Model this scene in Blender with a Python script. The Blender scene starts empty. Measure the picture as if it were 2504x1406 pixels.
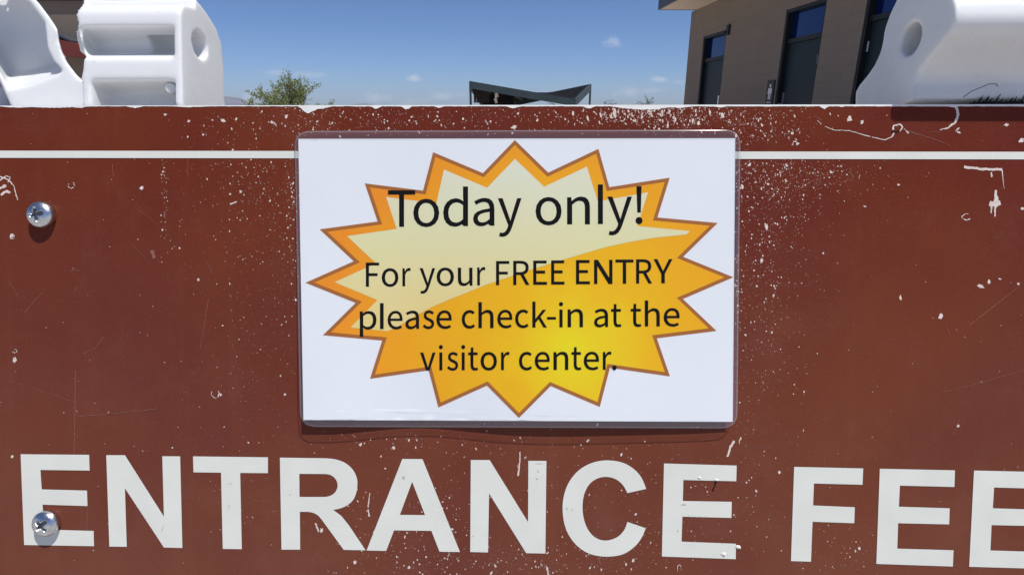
import bpy, bmesh, math, random
import numpy as np
from mathutils import Vector, Matrix, noise
from mathutils.geometry import tessellate_polygon

random.seed(7)
rng = np.random.default_rng(11)
sc = bpy.context.scene
COL = sc.collection

# ------------------------------------------------------------------ camera, sky, sun, exposure
W, H, FPX, HORIZON = 2504.0, 1406.0, 1387.0, 262.0
PITCH = math.atan((H / 2 - HORIZON) / FPX)
CAM = Vector((0, 0, 1.08))
RIGHT = Vector((1, 0, 0))
FWD = Vector((0, math.cos(PITCH), -math.sin(PITCH)))
UP = Vector((0, math.sin(PITCH), math.cos(PITCH)))

cam = bpy.data.cameras.new('camera')
cam.sensor_width = 36.0
cam.lens = 36.0 * FPX / W
cam.clip_start = 0.01
cam.clip_end = 30000
co = bpy.data.objects.new('camera', cam)
COL.objects.link(co)
co.location = CAM
co.rotation_euler = (math.pi / 2 - PITCH, 0, 0)
sc.camera = co

# the board leans back a little and is very slightly turned
DIST = 0.56
_u = (RIGHT - 0.0083 * UP - 0.030 * FWD).normalized()
_v = (UP - 0.046 * FWD)
_v = (_v - _u * _v.dot(_u)).normalized()
_n = _u.cross(_v)
ORG = CAM + DIST * FWD
S = Matrix((( _u.x, _v.x, _n.x, ORG.x), (_u.y, _v.y, _n.y, ORG.y), (_u.z, _v.z, _n.z, ORG.z), (0, 0, 0, 1)))
SI = S.inverted()

TH = math.radians(63)
_t = (0.33 * _u + 0.944 * _v).normalized()
SUN = (math.cos(TH) * _n + math.sin(TH) * _t).normalized()      # towards the sun
SUN_EL = math.asin(SUN.z)
SUN_ROT = math.atan2(SUN.x, SUN.y)
print('sun elevation', math.degrees(SUN_EL), 'rot', math.degrees(SUN_ROT))

sl = bpy.data.lights.new('sun', 'SUN')
sl.energy = 4.6
sl.angle = math.radians(0.53)
sl.color = (1.0, 0.96, 0.90)
so = bpy.data.objects.new('sun', sl)
COL.objects.link(so)
so.rotation_euler = SUN.to_track_quat('Z', 'Y').to_euler()
so.location = (3, -3, 10)


def ray(px, py):
    return (RIGHT * ((px - W / 2) / FPX) + UP * ((H / 2 - py) / FPX) + FWD)


def pl(px, py, w=0.0):
    """pixel of the photograph -> (u, v) on the board plane lifted by w"""
    d = ray(px, py)
    k = (ORG + _n * w - CAM).dot(_n) / d.dot(_n)
    q = SI @ (CAM + d * k)
    return q.x, q.y


def on_u(px, py, u0):
    """pixel -> (v, w) on the plane u = u0 of the board's frame"""
    d = ray(px, py)
    k = (ORG + _u * u0 - CAM).dot(_u) / d.dot(_u)
    q = SI @ (CAM + d * k)
    return q.y, q.z


def at_depth(px, py, Y):
    d = ray(px, py)
    return CAM + d * (Y / d.y)


world = bpy.data.worlds.new('World')
sc.world = world
world.use_nodes = True
nt = world.node_tree
nt.nodes.clear()
N = nt.nodes.new
L = nt.links.new
wo = N('ShaderNodeOutputWorld')
bg = N('ShaderNodeBackground')
bg.inputs['Strength'].default_value = 0.1
sky = N('ShaderNodeTexSky')
sky.sky_type = 'NISHITA'
sky.sun_disc = False
sky.sun_elevation = SUN_EL
sky.sun_rotation = SUN_ROT
sky.altitude = 600
sky.air_density = 0.66
sky.dust_density = 0.7
sky.ozone_density = 8.0
geo = N('ShaderNodeTexCoord')
noi = N('ShaderNodeTexNoise')
noi.inputs['Scale'].default_value = 62
noi.inputs['Detail'].default_value = 6
noi.inputs['Roughness'].default_value = 0.6
L(geo.outputs['Generated'], noi.inputs['Vector'])
tint = N('ShaderNodeMix'); tint.data_type = 'RGBA'; tint.blend_type = 'MULTIPLY'
tint.inputs[0].default_value = 1.0; tint.inputs[7].default_value = (0.98, 1.0, 1.075, 1)
L(sky.outputs['Color'], tint.inputs[6])
cur = tint.outputs[2]
# small fair-weather clouds: centre, half width, half height, opacity
CLOUDS = [(675, 178, 32, 9, .30), (750, 183, 58, 8, .26), (1011, 191, 22, 12, .55), (1497, 102, 30, 15, .36),
          (1614, 195, 22, 9, .50), (1540, 226, 40, 14, .40), (918, 240, 40, 14, .42), (1078, 236, 34, 12, .36),
          (1130, 234, 24, 8, .25), (1600, 222, 40, 8, .25), (616, 238, 30, 14, .35), (1662, 202, 22, 7, .2), (1010, 250, 60, 9, .2)]
for (cx, cy, hw, hh, op) in CLOUDS:
    c = ray(cx, cy).normalized()
    e1 = c.cross(Vector((0, 0, 1))).normalized()
    e2 = e1.cross(c).normalized()
    k = FPX / math.sqrt(1 + ((cx - W / 2) / FPX) ** 2 + ((H / 2 - cy) / FPX) ** 2)
    d1 = N('ShaderNodeVectorMath'); d1.operation = 'DOT_PRODUCT'; d1.inputs[1].default_value = e1 * (k * 1.15 / hw)
    d2 = N('ShaderNodeVectorMath'); d2.operation = 'DOT_PRODUCT'; d2.inputs[1].default_value = e2 * (k * 1.15 / hh)
    d3 = N('ShaderNodeVectorMath'); d3.operation = 'DOT_PRODUCT'; d3.inputs[1].default_value = c
    for d in (d1, d2, d3):
        L(geo.outputs['Generated'], d.inputs[0])
    cb = N('ShaderNodeCombineXYZ')
    L(d1.outputs['Value'], cb.inputs[0]); L(d2.outputs['Value'], cb.inputs[1])
    ln = N('ShaderNodeVectorMath'); ln.operation = 'LENGTH'; L(cb.outputs[0], ln.inputs[0])
    ad = N('ShaderNodeMath'); ad.operation = 'MULTIPLY_ADD'; ad.inputs[1].default_value = 2.2
    L(noi.outputs['Fac'], ad.inputs[0])
    sb = N('ShaderNodeMath'); sb.operation = 'SUBTRACT'
    L(ad.outputs[0], sb.inputs[0]); L(ln.outputs['Value'], sb.inputs[1]); ad.inputs[2].default_value = -0.25
    mr = N('ShaderNodeMapRange'); mr.interpolation_type = 'SMOOTHSTEP'
    mr.inputs['From Min'].default_value = -0.25; mr.inputs['From Max'].default_value = 0.75
    mr.inputs['To Max'].default_value = op
    L(sb.outputs[0], mr.inputs['Value'])
    gt = N('ShaderNodeMath'); gt.operation = 'GREATER_THAN'; gt.inputs[1].default_value = 0.5
    L(d3.outputs['Value'], gt.inputs[0])
    mu = N('ShaderNodeMath'); mu.operation = 'MULTIPLY'
    L(mr.outputs[0], mu.inputs[0]); L(gt.outputs[0], mu.inputs[1])
    mx = N('ShaderNodeMix'); mx.data_type = 'RGBA'
    L(mu.outputs[0], mx.inputs[0]); L(cur, mx.inputs[6])
    mx.inputs[7].default_value = (6.6, 7.0, 8.0, 1)
    cur = mx.outputs[2]
L(cur, bg.inputs['Color'])
L(bg.outputs[0], wo.inputs['Surface'])

sc.view_settings.view_transform = 'Standard'
sc.view_settings.look = 'None'
sc.view_settings.gamma = 1.0
sc.view_settings.exposure = 0.0
sc.view_settings.use_curve_mapping = False


# ------------------------------------------------------------------ materials
def srgb(r, g, b):
    f = lambda c: (c / 255 / 12.92) if c <= 10 else ((c / 255 + 0.055) / 1.055) ** 2.4
    return (f(r), f(g), f(b))


def mat(name, col, rough=0.5, spec=0.5, metal=0.0, var=0.0, vscale=8.0, bump=0.0, bscale=60.0, col2=None):
    m = bpy.data.materials.new(name)
    m.use_nodes = True
    t = m.node_tree
    p = t.nodes['Principled BSDF']
    p.inputs['Base Color'].default_value = (*col, 1)
    p.inputs['Roughness'].default_value = rough
    p.inputs['Specular IOR Level'].default_value = spec
    p.inputs['Metallic'].default_value = metal
    tc = t.nodes.new('ShaderNodeTexCoord')
    if var > 0 or col2:
        n = t.nodes.new('ShaderNodeTexNoise')
        n.inputs['Scale'].default_value = vscale
        n.inputs['Detail'].default_value = 6
        t.links.new(tc.outputs['Object'], n.inputs['Vector'])
        r = t.nodes.new('ShaderNodeMapRange')
        r.inputs['From Min'].default_value = 0.3
        r.inputs['From Max'].default_value = 0.7
        t.links.new(n.outputs['Fac'], r.inputs['Value'])
        x = t.nodes.new('ShaderNodeMix')
        x.data_type = 'RGBA'
        c2 = col2 or tuple(min(1, c * (1 + var)) for c in col)
        c1 = col if col2 else tuple(c * (1 - var) for c in col)
        x.inputs[6].default_value = (*c1, 1)
        x.inputs[7].default_value = (*c2, 1)
        t.links.new(r.outputs[0], x.inputs[0])
        t.links.new(x.outputs[2], p.inputs['Base Color'])
    if bump > 0:
        n2 = t.nodes.new('ShaderNodeTexNoise')
        n2.inputs['Scale'].default_value = bscale
        n2.inputs['Detail'].default_value = 4
        t.links.new(tc.outputs['Object'], n2.inputs['Vector'])
        b = t.nodes.new('ShaderNodeBump')
        b.inputs['Strength'].default_value = bump
        b.inputs['Distance'].default_value = 0.002
        t.links.new(n2.outputs['Fac'], b.inputs['Height'])
        t.links.new(b.outputs[0], p.inputs['Normal'])
    return m


M = {}
M['brown'] = mat('brown_paint', (0.135, 0.030, 0.020), 0.42, 0.06)
t = M['brown'].node_tree
p = t.nodes['Principled BSDF']
tc = t.nodes['Texture Coordinate'] if 'Texture Coordinate' in t.nodes else t.nodes.new('ShaderNodeTexCoord')


def tnoise(t, tc, scale, detail=5, rough=0.55, out='Object'):
    n = t.nodes.new('ShaderNodeTexNoise')
    n.inputs['Scale'].default_value = scale
    n.inputs['Detail'].default_value = detail
    n.inputs['Roughness'].default_value = rough
    t.links.new(tc.outputs[out], n.inputs['Vector'])
    return n.outputs['Fac']


def tramp(t, src, a, b, lo=0.0, hi=1.0):
    r = t.nodes.new('ShaderNodeMapRange')
    r.inputs['From Min'].default_value = a
    r.inputs['From Max'].default_value = b
    r.inputs['To Min'].default_value = lo
    r.inputs['To Max'].default_value = hi
    t.links.new(src, r.inputs['Value'])
    return r.outputs[0]


def tmix(t, fac, c1, c2):
    x = t.nodes.new('ShaderNodeMix')
    x.data_type = 'RGBA'
    if isinstance(fac, float):
        x.inputs[0].default_value = fac
    else:
        t.links.new(fac, x.inputs[0])
    for i, c in ((6, c1), (7, c2)):
        if isinstance(c, tuple):
            x.inputs[i].default_value = (*c, 1)
        else:
            t.links.new(c, x.inputs[i])
    return x.outputs[2]


# sun-faded brown: broad fading, fine dust, faint abrasion
f1 = tramp(t, tnoise(t, tc, 4.0), 0.35, 0.65)
c = tmix(t, f1, (0.120, 0.0205, 0.0140), (0.152, 0.0320, 0.0140))
f2 = tramp(t, tnoise(t, tc, 420, 2), 0.5, 0.8, 0.0, 0.12)
c = tmix(t, f2, c, (0.30, 0.12, 0.09))
f3 = tramp(t, tnoise(t, tc, 11, 9, 0.72), 0.52, 0.8, 0.0, 0.24)
c = tmix(t, f3, c, (0.24, 0.09, 0.065))
# veiling glare painted in, blotchy, stronger towards the foot of the board
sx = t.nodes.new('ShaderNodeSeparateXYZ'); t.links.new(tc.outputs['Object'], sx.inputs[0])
glare = t.nodes.new('ShaderNodeMath'); glare.operation = 'MULTIPLY'
t.links.new(tramp(t, sx.outputs[1], 0.12, -0.36, 0.0, 0.13), glare.inputs[0])
t.links.new(tramp(t, tnoise(t, tc, 6, 6, 0.65), 0.2, 0.8, 0.5, 1.4), glare.inputs[1])
c = tmix(t, glare.outputs[0], c, (0.42, 0.27, 0.185))
mpp = t.nodes.new('ShaderNodeMapping'); mpp.inputs['Scale'].default_value = (34, 1.6, 1)
t.links.new(tc.outputs['Object'], mpp.inputs['Vector'])
ns = t.nodes.new('ShaderNodeTexNoise'); ns.inputs['Scale'].default_value = 1.0; ns.inputs['Detail'].default_value = 6; ns.inputs['Roughness'].default_value = .65
t.links.new(mpp.outputs[0], ns.inputs['Vector'])
c = tmix(t, tramp(t, ns.outputs['Fac'], .55, .8, 0, .05), c, (0.36, 0.20, 0.14))
c = tmix(t, tramp(t, ns.outputs['Fac'], .45, .25, 0, .06), c, (0.085, 0.014, 0.010))
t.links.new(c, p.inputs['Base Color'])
t.links.new(tramp(t, tnoise(t, tc, 15), 0.3, 0.7, 0.28, 0.38), p.inputs['Roughness'])
b = t.nodes.new('ShaderNodeBump')
b.inputs['Strength'].default_value = 0.12
b.inputs['Distance'].default_value = 0.0006
t.links.new(tnoise(t, tc, 260, 3), b.inputs['Height'])
t.links.new(b.outputs[0], p.inputs['Normal'])

M['chip'] = mat('chipped_paint', (0.68, 0.58, 0.52), 0.7, 0.2, var=0.12, vscale=180)
M['fleck'] = mat('rubbed_paint', (0.40, 0.24, 0.19), 0.7, 0.2, col2=(0.60, 0.45, 0.385), vscale=300)
M['scratch'] = mat('scuffed_paint', (0.25, 0.105, 0.08), 0.6, 0.3)
M['core'] = mat('white_core', (0.78, 0.77, 0.74), 0.6, 0.3, var=0.06, vscale=60)
M['gouge_and_shadow'] = mat('dark_gouge_and_shadow', (0.03, 0.012, 0.01), 0.8, 0.1, var=.2, vscale=200)  # one dark tone for the gouge and for a burr's painted shadow
M['letter'] = mat('letter_vinyl', (0.71, 0.72, 0.655), 0.42, 0.5, var=0.035, vscale=25, bump=0.05, bscale=300)
M['smudge'] = mat('letter_grime', (0.45, 0.45, 0.40), 0.6, 0.3)
M['plastic'] = mat('white_plastic', (0.76, 0.775, 0.78), 0.38, 0.45, var=0.03, vscale=14, bump=0.08, bscale=120)
M['steel'] = mat('zinc_steel', (0.62, 0.64, 0.67), 0.30, 0.5, 1.0, var=0.15, vscale=250, bump=0.15, bscale=400)
M['recess'] = mat('recess_shade', (0.18, 0.19, 0.20), 0.5, 0.4, 0.7, var=.3, vscale=400)  # shade inside the cross slot, put into a darker metal colour
M['paper'] = mat('paper', (0.77, 0.80, 0.835), 0.6, 0.3, var=0.015, vscale=12)
M['ink'] = mat('black_ink', (0.006, 0.006, 0.006), 0.7, 0.05)
M['outline'] = mat('brown_ink', (0.37, 0.13, 0.028), 0.5, 0.3)

m = M['burst'] = mat('orange_ink', (0.8, 0.3, 0.02), 0.5, 0.3)
t = m.node_tree
p = t.nodes['Principled BSDF']
tc = t.nodes.new('ShaderNodeTexCoord')
cu, cv = pl(1410, 850, 0.006)
mp = t.nodes.new('ShaderNodeMapping')
mp.inputs['Location'].default_value = (-cu, -cv, 0)
t.links.new(tc.outputs['Object'], mp.inputs['Vector'])
sx = t.nodes.new('ShaderNodeSeparateXYZ')
t.links.new(mp.outputs[0], sx.inputs[0])
cx_ = t.nodes.new('ShaderNodeCombineXYZ')
t.links.new(sx.outputs[0], cx_.inputs[0]); t.links.new(sx.outputs[1], cx_.inputs[1])
le = t.nodes.new('ShaderNodeVectorMath'); le.operation = 'LENGTH'
t.links.new(cx_.outputs[0], le.inputs[0])
nz = tramp(t, tnoise(t, tc, 18, 3), 0.2, 0.8, -0.02, 0.02)
ad = t.nodes.new('ShaderNodeMath'); ad.operation = 'ADD'
t.links.new(le.outputs['Value'], ad.inputs[0]); t.links.new(nz, ad.inputs[1])
rp = t.nodes.new('ShaderNodeValToRGB')
t.links.new(tramp(t, ad.outputs[0], 0.0, 0.25), rp.inputs['Fac'])
e = rp.color_ramp.elements
e[0].position = 0.04; e[0].color = (0.79, 0.66, 0.006, 1)
e[1].position = 1.0; e[1].color = (0.82, 0.275, 0.014, 1)
q = e.new(0.30); q.color = (0.82, 0.46, 0.003, 1)
q = e.new(0.65); q.color = (0.83, 0.37, 0.004, 1)
t.links.new(rp.outputs[0], p.inputs['Base Color'])

m = M['cream'] = mat('cream_ink', (0.7, 0.7, 0.5), 0.5, 0.3)
t = m.node_tree
p = t.nodes['Principled BSDF']
tc = t.nodes.new('ShaderNodeTexCoord')
sx = t.nodes.new('ShaderNodeSeparateXYZ')
t.links.new(tc.outputs['Object'], sx.inputs[0])
v0 = pl(1260, 790, .006)[1]; v1 = pl(1260, 400, .006)[1]
rp = t.nodes.new('ShaderNodeValToRGB')
t.links.new(tramp(t, sx.outputs[1], v0, v1), rp.inputs['Fac'])
e = rp.color_ramp.elements
e[0].color = (0.76, 0.61, 0.22, 1)
e[1].color = (0.70, 0.73, 0.58, 1)
q = e.new(0.5); q.color = (0.71, 0.69, 0.37, 1)
t.links.new(tmix(t, tramp(t, tnoise(t, tc, 20, 3), 0.4, 0.75, 0, 0.35), rp.outputs[0], (0.78, 0.64, 0.42)), p.inputs['Base Color'])


p = M['plastic'].node_tree.nodes['Principled BSDF']
t = M['plastic'].node_tree
tc = t.nodes['Texture Coordinate']
c = tmix(t, tramp(t, tnoise(t, tc, 9, 8, .7), .52, .75, 0, .55), (0.765, 0.78, 0.785), (0.60, 0.585, 0.55))
c = tmix(t, tramp(t, tnoise(t, tc, 130, 4, .6), .62, .8, 0, .5), c, (0.50, 0.48, 0.45))
t.links.new(c, p.inputs['Base Color'])
p.inputs['Subsurface Weight'].default_value = 0.35
p.inputs['Subsurface Radius'].default_value = (0.012, 0.012, 0.012)
p.inputs['Subsurface Scale'].default_value = 1.0


def film_mat(name, base, tint, refl=0.04):
    m = bpy.data.materials.new(name)
    m.use_nodes = True
    t = m.node_tree
    t.nodes.clear()
    o = t.nodes.new('ShaderNodeOutputMaterial')
    tr = t.nodes.new('ShaderNodeBsdfTransparent'); tr.inputs[0].default_value = (tint, tint, tint, 1)
    gl = t.nodes.new('ShaderNodeBsdfGlossy'); gl.inputs['Roughness'].default_value = 0.16
    df = t.nodes.new('ShaderNodeBsdfDiffuse'); df.inputs[0].default_value = (0.62, 0.64, 0.72, 1)
    fc = t.nodes.new('ShaderNodeLayerWeight'); fc.inputs[0].default_value = 0.5
    pw = t.nodes.new('ShaderNodeMath'); pw.operation = 'POWER'; pw.inputs[1].default_value = 5
    t.links.new(fc.outputs['Facing'], pw.inputs[0])
    lw = t.nodes.new('ShaderNodeMath'); lw.operation = 'MULTIPLY_ADD'; lw.inputs[1].default_value = 0.9; lw.inputs[2].default_value = refl
    t.links.new(pw.outputs[0], lw.inputs[0])
    m1 = t.nodes.new('ShaderNodeMixShader'); m1.inputs[0].default_value = base
    m2 = t.nodes.new('ShaderNodeMixShader')
    t.links.new(tr.outputs[0], m1.inputs[1]); t.links.new(df.outputs[0], m1.inputs[2])
    t.links.new(lw.outputs[0], m2.inputs[0])
    t.links.new(m1.outputs[0], m2.inputs[1]); t.links.new(gl.outputs[0], m2.inputs[2])
    t.links.new(m2.outputs[0], o.inputs[0])
    return m


M['film'] = film_mat('clear_film', 0.004, 0.99, 0.007)
M['film_margin'] = film_mat('sealed_film_margin', 0.07, 0.93, 0.06)
M['film_rim'] = film_mat('clear_film_rim', 0.20, 0.85)


# ------------------------------------------------------------------ object helpers
def link(name, me, mats, parent=None, matrix=None):
    o = bpy.data.objects.new(name, me)
    COL.objects.link(o)
    for mm in mats if isinstance(mats, (list, tuple)) else [mats]:
        me.materials.append(mm)
    if parent is not None:
        o.parent = parent
    if matrix is not None:
        o.matrix_basis = matrix
    return o


def mesh_of(bm, smooth=False):
    me = bpy.data.meshes.new('m')
    bm.normal_update()
    bm.to_mesh(me)
    bm.free()
    if smooth:
        me.polygons.foreach_set('use_smooth', [True] * len(me.polygons))
    return me


def thing(name, label, cat, loc=(0, 0, 0), group=None, matrix=None):
    o = bpy.data.objects.new(name, None)
    COL.objects.link(o)
    if matrix is not None:
        o.matrix_basis = matrix
    else:
        o.location = loc
    o.empty_display_size = 0.1
    o['label'] = label
    o['category'] = cat
    if group:
        o['group'] = group
    return o


def box(bm, x0, x1, y0, y1, z0, z1, mi=0, mtx=None):
    vs = [bm.verts.new((x, y, z)) for z in (z0, z1) for y in (y0, y1) for x in (x0, x1)]
    if mtx is not None:
        for q in vs:
            q.co = mtx @ q.co
    out = []
    for f in ((0, 2, 3, 1), (4, 5, 7, 6), (0, 1, 5, 4), (2, 6, 7, 3), (0, 4, 6, 2), (1, 3, 7, 5)):
        fc = bm.faces.new([vs[i] for i in f])
        fc.material_index = mi
        out.append(fc)
    return vs, out


def prism(bm, pts0, pts1, mi=0):
    a = [bm.verts.new(p) for p in pts0]
    b = [bm.verts.new(p) for p in pts1]
    n = len(a)
    bm.faces.new(a).material_index = mi
    bm.faces.new(b[::-1]).material_index = mi
    for i in range(n):
        bm.faces.new((a[i], b[i], b[(i + 1) % n], a[(i + 1) % n])).material_index = mi


def tube(bm, p0, p1, r0, r1, seg=8, cap=True, mi=0):
    p0, p1 = Vector(p0), Vector(p1)
    d = (p1 - p0).normalized()
    a = d.orthogonal().normalized()
    b = d.cross(a)
    R0 = [bm.verts.new(p0 + (a * math.cos(2 * math.pi * i / seg) + b * math.sin(2 * math.pi * i / seg)) * r0) for i in range(seg)]
    R1 = [bm.verts.new(p1 + (a * math.cos(2 * math.pi * i / seg) + b * math.sin(2 * math.pi * i / seg)) * r1) for i in range(seg)]
    for i in range(seg):
        bm.faces.new((R0[i], R0[(i + 1) % seg], R1[(i + 1) % seg], R1[i])).material_index = mi
    if cap:
        bm.faces.new(R0[::-1]).material_index = mi
        bm.faces.new(R1).material_index = mi


def fill(loops, z, maxlen=None, surf=None, flip_up=True):
    """triangulated fill of loops [(u, v)...] (first outer, rest holes) at height z (plus surf(u, v))"""
    pts = [[Vector((x, y, 0)) for x, y in lp] for lp in loops]
    flat = [q for lp in pts for q in lp]
    tris = tessellate_polygon(pts)
    bm = bmesh.new()
    vs = [bm.verts.new(q) for q in flat]
    for tr in tris:
        try:
            bm.faces.new([vs[i] for i in tr])
        except ValueError:
            pass
    if maxlen:
        for _ in range(7):
            es = [e for e in bm.edges if e.calc_length() > maxlen]
            if not es:
                break
            bmesh.ops.subdivide_edges(bm, edges=es, cuts=1)
            bmesh.ops.triangulate(bm, faces=[f for f in bm.faces if len(f.verts) > 3])
    bm.normal_update()
    for f in bm.faces:
        if f.normal.z < 0:
            f.normal_flip()
    for q in bm.verts:
        q.co.z = z + (surf(q.co.x, q.co.y) if surf else 0)
    return bm


def between(a, b, n):
    return [(a[0] + (b[0] - a[0]) * i / n, a[1] + (b[1] - a[1]) * i / n) for i in range(n)]


def merge(dst, src, mi=0):
    me = bpy.data.meshes.new('tmp')
    src.to_mesh(me)
    src.free()
    n = len(dst.faces)
    dst.from_mesh(me)
    dst.faces.ensure_lookup_table()
    for f in dst.faces[n:]:
        f.material_index = mi
    bpy.data.meshes.remove(me)


# ------------------------------------------------------------------ ground and far hills
def ground_z(x, y):
    k = min(1, max(0, (y - 30) / 12))
    return -1.5 * k * k * (3 - 2 * k)


M['ground'] = mat('desert_gravel', (0.42, 0.355, 0.285), 0.9, 0.2, col2=(0.52, 0.44, 0.36), vscale=0.7, bump=0.5, bscale=30)
M['concrete'] = mat('concrete_walk', (0.42, 0.40, 0.37), 0.85, 0.2, var=0.08, vscale=3, bump=0.2, bscale=40)
bm = bmesh.new()
xs = [-9000, -3000, -800, -200, -60, -30, -15, 0, 15, 30, 60, 200, 800, 3000, 9000]
ys = [-3000, -500, -100, -30, -10, 0, 10, 20, 30, 32, 34, 36, 38, 40, 42, 60, 100, 300, 1000, 3000, 9000]
g = [[bm.verts.new((x, y, ground_z(x, y))) for x in xs] for y in ys]
for j in range(len(ys) - 1):
    for i in range(len(xs) - 1):
        bm.faces.new((g[j][i], g[j][i + 1], g[j + 1][i + 1], g[j + 1][i]))
o = link('ground', mesh_of(bm, True), M['ground'])
o['kind'] = 'structure'
bm = bmesh.new()
box(bm, -6, 4.2, -6, 9, -0.10, 0.012)
o = link('pavement', mesh_of(bm), M['concrete'])
o['kind'] = 'structure'

M['hill'] = mat('bare_rock_hill', (0.165, 0.165, 0.20), 0.95, 0.1, var=0.2, vscale=0.004)
bm = bmesh.new()
HY = 6500.0
rows = []
prof = [(380, 246), (440, 238), (500, 236), (545, 237), (560, 237), (575, 239), (588, 240.5), (600, 246), (615, 250), (640, 254), (690, 257),
        (760, 259), (840, 259), (870, 255.5), (890, 254), (905, 254.5), (920, 258), (960, 261), (1010, 263)]
for (px, py) in prof:
    top = at_depth(px, py + random.uniform(-.5, .5), HY)
    rows.append([Vector((top.x * .97, HY - 500, -2)), Vector((top.x * .985, HY - 220, -2 + (top.z + 2) * random.uniform(.4, .62))), top,
                 Vector((top.x * 1.04, HY + 500, -2))])
vs = [[bm.verts.new(q) for q in r] for r in rows]
for i in range(len(vs) - 1):
    for j in range(3):
        bm.faces.new((vs[i][j], vs[i + 1][j], vs[i + 1][j + 1], vs[i][j + 1]))
o = link('hills', mesh_of(bm), M['hill'])
o['kind'] = 'structure'

# ------------------------------------------------------------------ restroom building on the right
vp = ray(1172, HORIZON)
WD = Vector((vp.x, vp.y, 0)).normalized()          # along the wall, away from the camera
corner0 = at_depth(1671, HORIZON, 14.0)
WN = Vector((-WD.y, WD.x, 0))                       # out of the wall, towards -X
BM = Matrix(((WD.x, WN.x, 0, corner0.x), (WD.y, WN.y, 0, corner0.y), (0, 0, 1, 0), (0, 0, 0, 1)))
BMI = BM.inverted()


def onwall(px, py, off=0.0):
    d = ray(px, py)
    k = (Vector((corner0.x, corner0.y, 0)) + WN * off - CAM).dot(WN) / d.dot(WN)
    q = BMI @ (CAM + d * k)
    return q.x, q.z


def wall_mat():
    m = mat('split_block', (0.16, 0.135, 0.115), 0.9, 0.2)
    t = m.node_tree
    p = t.nodes['Principled BSDF']
    tc = t.nodes.new('ShaderNodeTexCoord')
    sx = t.nodes.new('ShaderNodeSeparateXYZ'); t.links.new(tc.outputs['Object'], sx.inputs[0])
    cb = t.nodes.new('ShaderNodeCombineXYZ'); t.links.new(sx.outputs[0], cb.inputs[0]); t.links.new(sx.outputs[2], cb.inputs[1])
    br = t.nodes.new('ShaderNodeTexBrick')
    t.links.new(cb.outputs[0], br.inputs['Vector'])
    br.inputs['Scale'].default_value = 1.0
    br.inputs['Brick Width'].default_value = 0.4
    br.inputs['Row Height'].default_value = 0.2
    br.inputs['Mortar Size'].default_value = 0.006
    br.inputs['Color1'].default_value = (0.235, 0.198, 0.162, 1)
    br.inputs['Color2'].default_value = (0.255, 0.214, 0.177, 1)
    br.inputs['Mortar'].default_value = (0.205, 0.174, 0.144, 1)
    c = tmix(t, tramp(t, tnoise(t, tc, 2.2), .35, .7, 0, .45), br.outputs['Color'], (0.225, 0.19, 0.158))
    c = tmix(t, tramp(t, tnoise(t, tc, 60, 3), .4, .8, 0, .25), c, (0.30, 0.26, 0.22))
    t.links.new(c, p.inputs['Base Color'])
    b = t.nodes.new('ShaderNodeBump'); b.inputs['Strength'].default_value = .4; b.inputs['Distance'].default_value = .01
    t.links.new(tnoise(t, tc, 45, 4), b.inputs['Height']); t.links.new(b.outputs[0], p.inputs['Normal'])
    return m


M['block'] = wall_mat()
M['door'] = mat('dark_teal_steel', (0.014, 0.027, 0.035), 0.5, 0.2, var=0.12, vscale=5)
M['frame'] = mat('dark_door_frame', (0.016, 0.021, 0.025), 0.5, 0.2, var=0.08, vscale=7)
M['pane'] = mat('sky_painted_glass', (0.003, 0.013, 0.070), 0.06, 0.6)  # blue of the mirrored sky is painted into the base colour
M['pane'].node_tree.nodes['Principled BSDF'].inputs['Specular Tint'].default_value = (0.06, 0.22, 1.0, 1)  # pulls the gloss towards the same painted sky blue
M['chrome'] = mat('brushed_steel', (0.55, 0.55, 0.55), 0.3, 0.5, 1.0, var=.1, vscale=90)
M['soffit'] = mat('beige_soffit', (0.78, 0.68, 0.58), 0.8, 0.2, var=0.06, vscale=2)
M['fascia'] = mat('slate_fascia', (0.050, 0.058, 0.072), 0.5, 0.4, var=0.1, vscale=3)
M['plaque'] = mat('black_plaque', (0.012, 0.012, 0.013), 0.5, 0.4, var=.1, vscale=60)
M['plaque_white'] = mat('white_pictogram', (0.75, 0.75, 0.73), 0.5, 0.3, var=.05, vscale=60)

d1 = [onwall(1723, 90), onwall(1777, 80), onwall(1720.5, 153), onwall(1705, 257), onwall(1758, 257)]
d2 = [onwall(1928.6, 24), onwall(2024, 1), onwall(1916.6, 109), onwall(1892.5, 257), onwall(1984, 257)]
d3 = [onwall(2120, 18), onwall(2076.5, 257), onwall(2125, 53)]
ev = onwall(1690, 31)
print('d1', d1); print('d2', d2); print('d3', d3); print('eave', ev)

FLOOR = 0.02
EAVE = onwall(1690, 31)[1]
DW = 1.0
d1r, d1l = onwall(1758, 257)[0], onwall(1705, 257)[0]
d2r, d2l = onwall(1984, 257)[0], onwall(1892.5, 257)[0]
d3l = onwall(2076.5, 257)[0]
d3r = d3l - 1.05
ZT = 0.5 * (onwall(1723, 90)[1] + onwall(1928.6, 24)[1])        # top of the transom
ZM = 0.5 * (onwall(1720.5, 153)[1] + onwall(1916.6, 109)[1])    # top of the door leaf
ZT1, ZM1 = onwall(1723, 90)[1], onwall(1720.5, 153)[1]
ZT2, ZM2 = onwall(1928.6, 24)[1], onwall(1916.6, 109)[1]
ZM3 = onwall(2125, 53)[1]
DOORS = [(d1r, d1l, ZM1, ZT1), (d2r, d2l, ZM2, ZT2), (d3r, d3l, ZM3, ZT2)]
NEAR = -12.6
bld = thing('restroom_building', 'tan block restroom building in shade with three dark doors, right of the sign', 'building', matrix=BM)
bm = bmesh.new()
edges = [NEAR] + [q for d in sorted(DOORS) for q in d[:2]] + [0.0]
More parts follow.
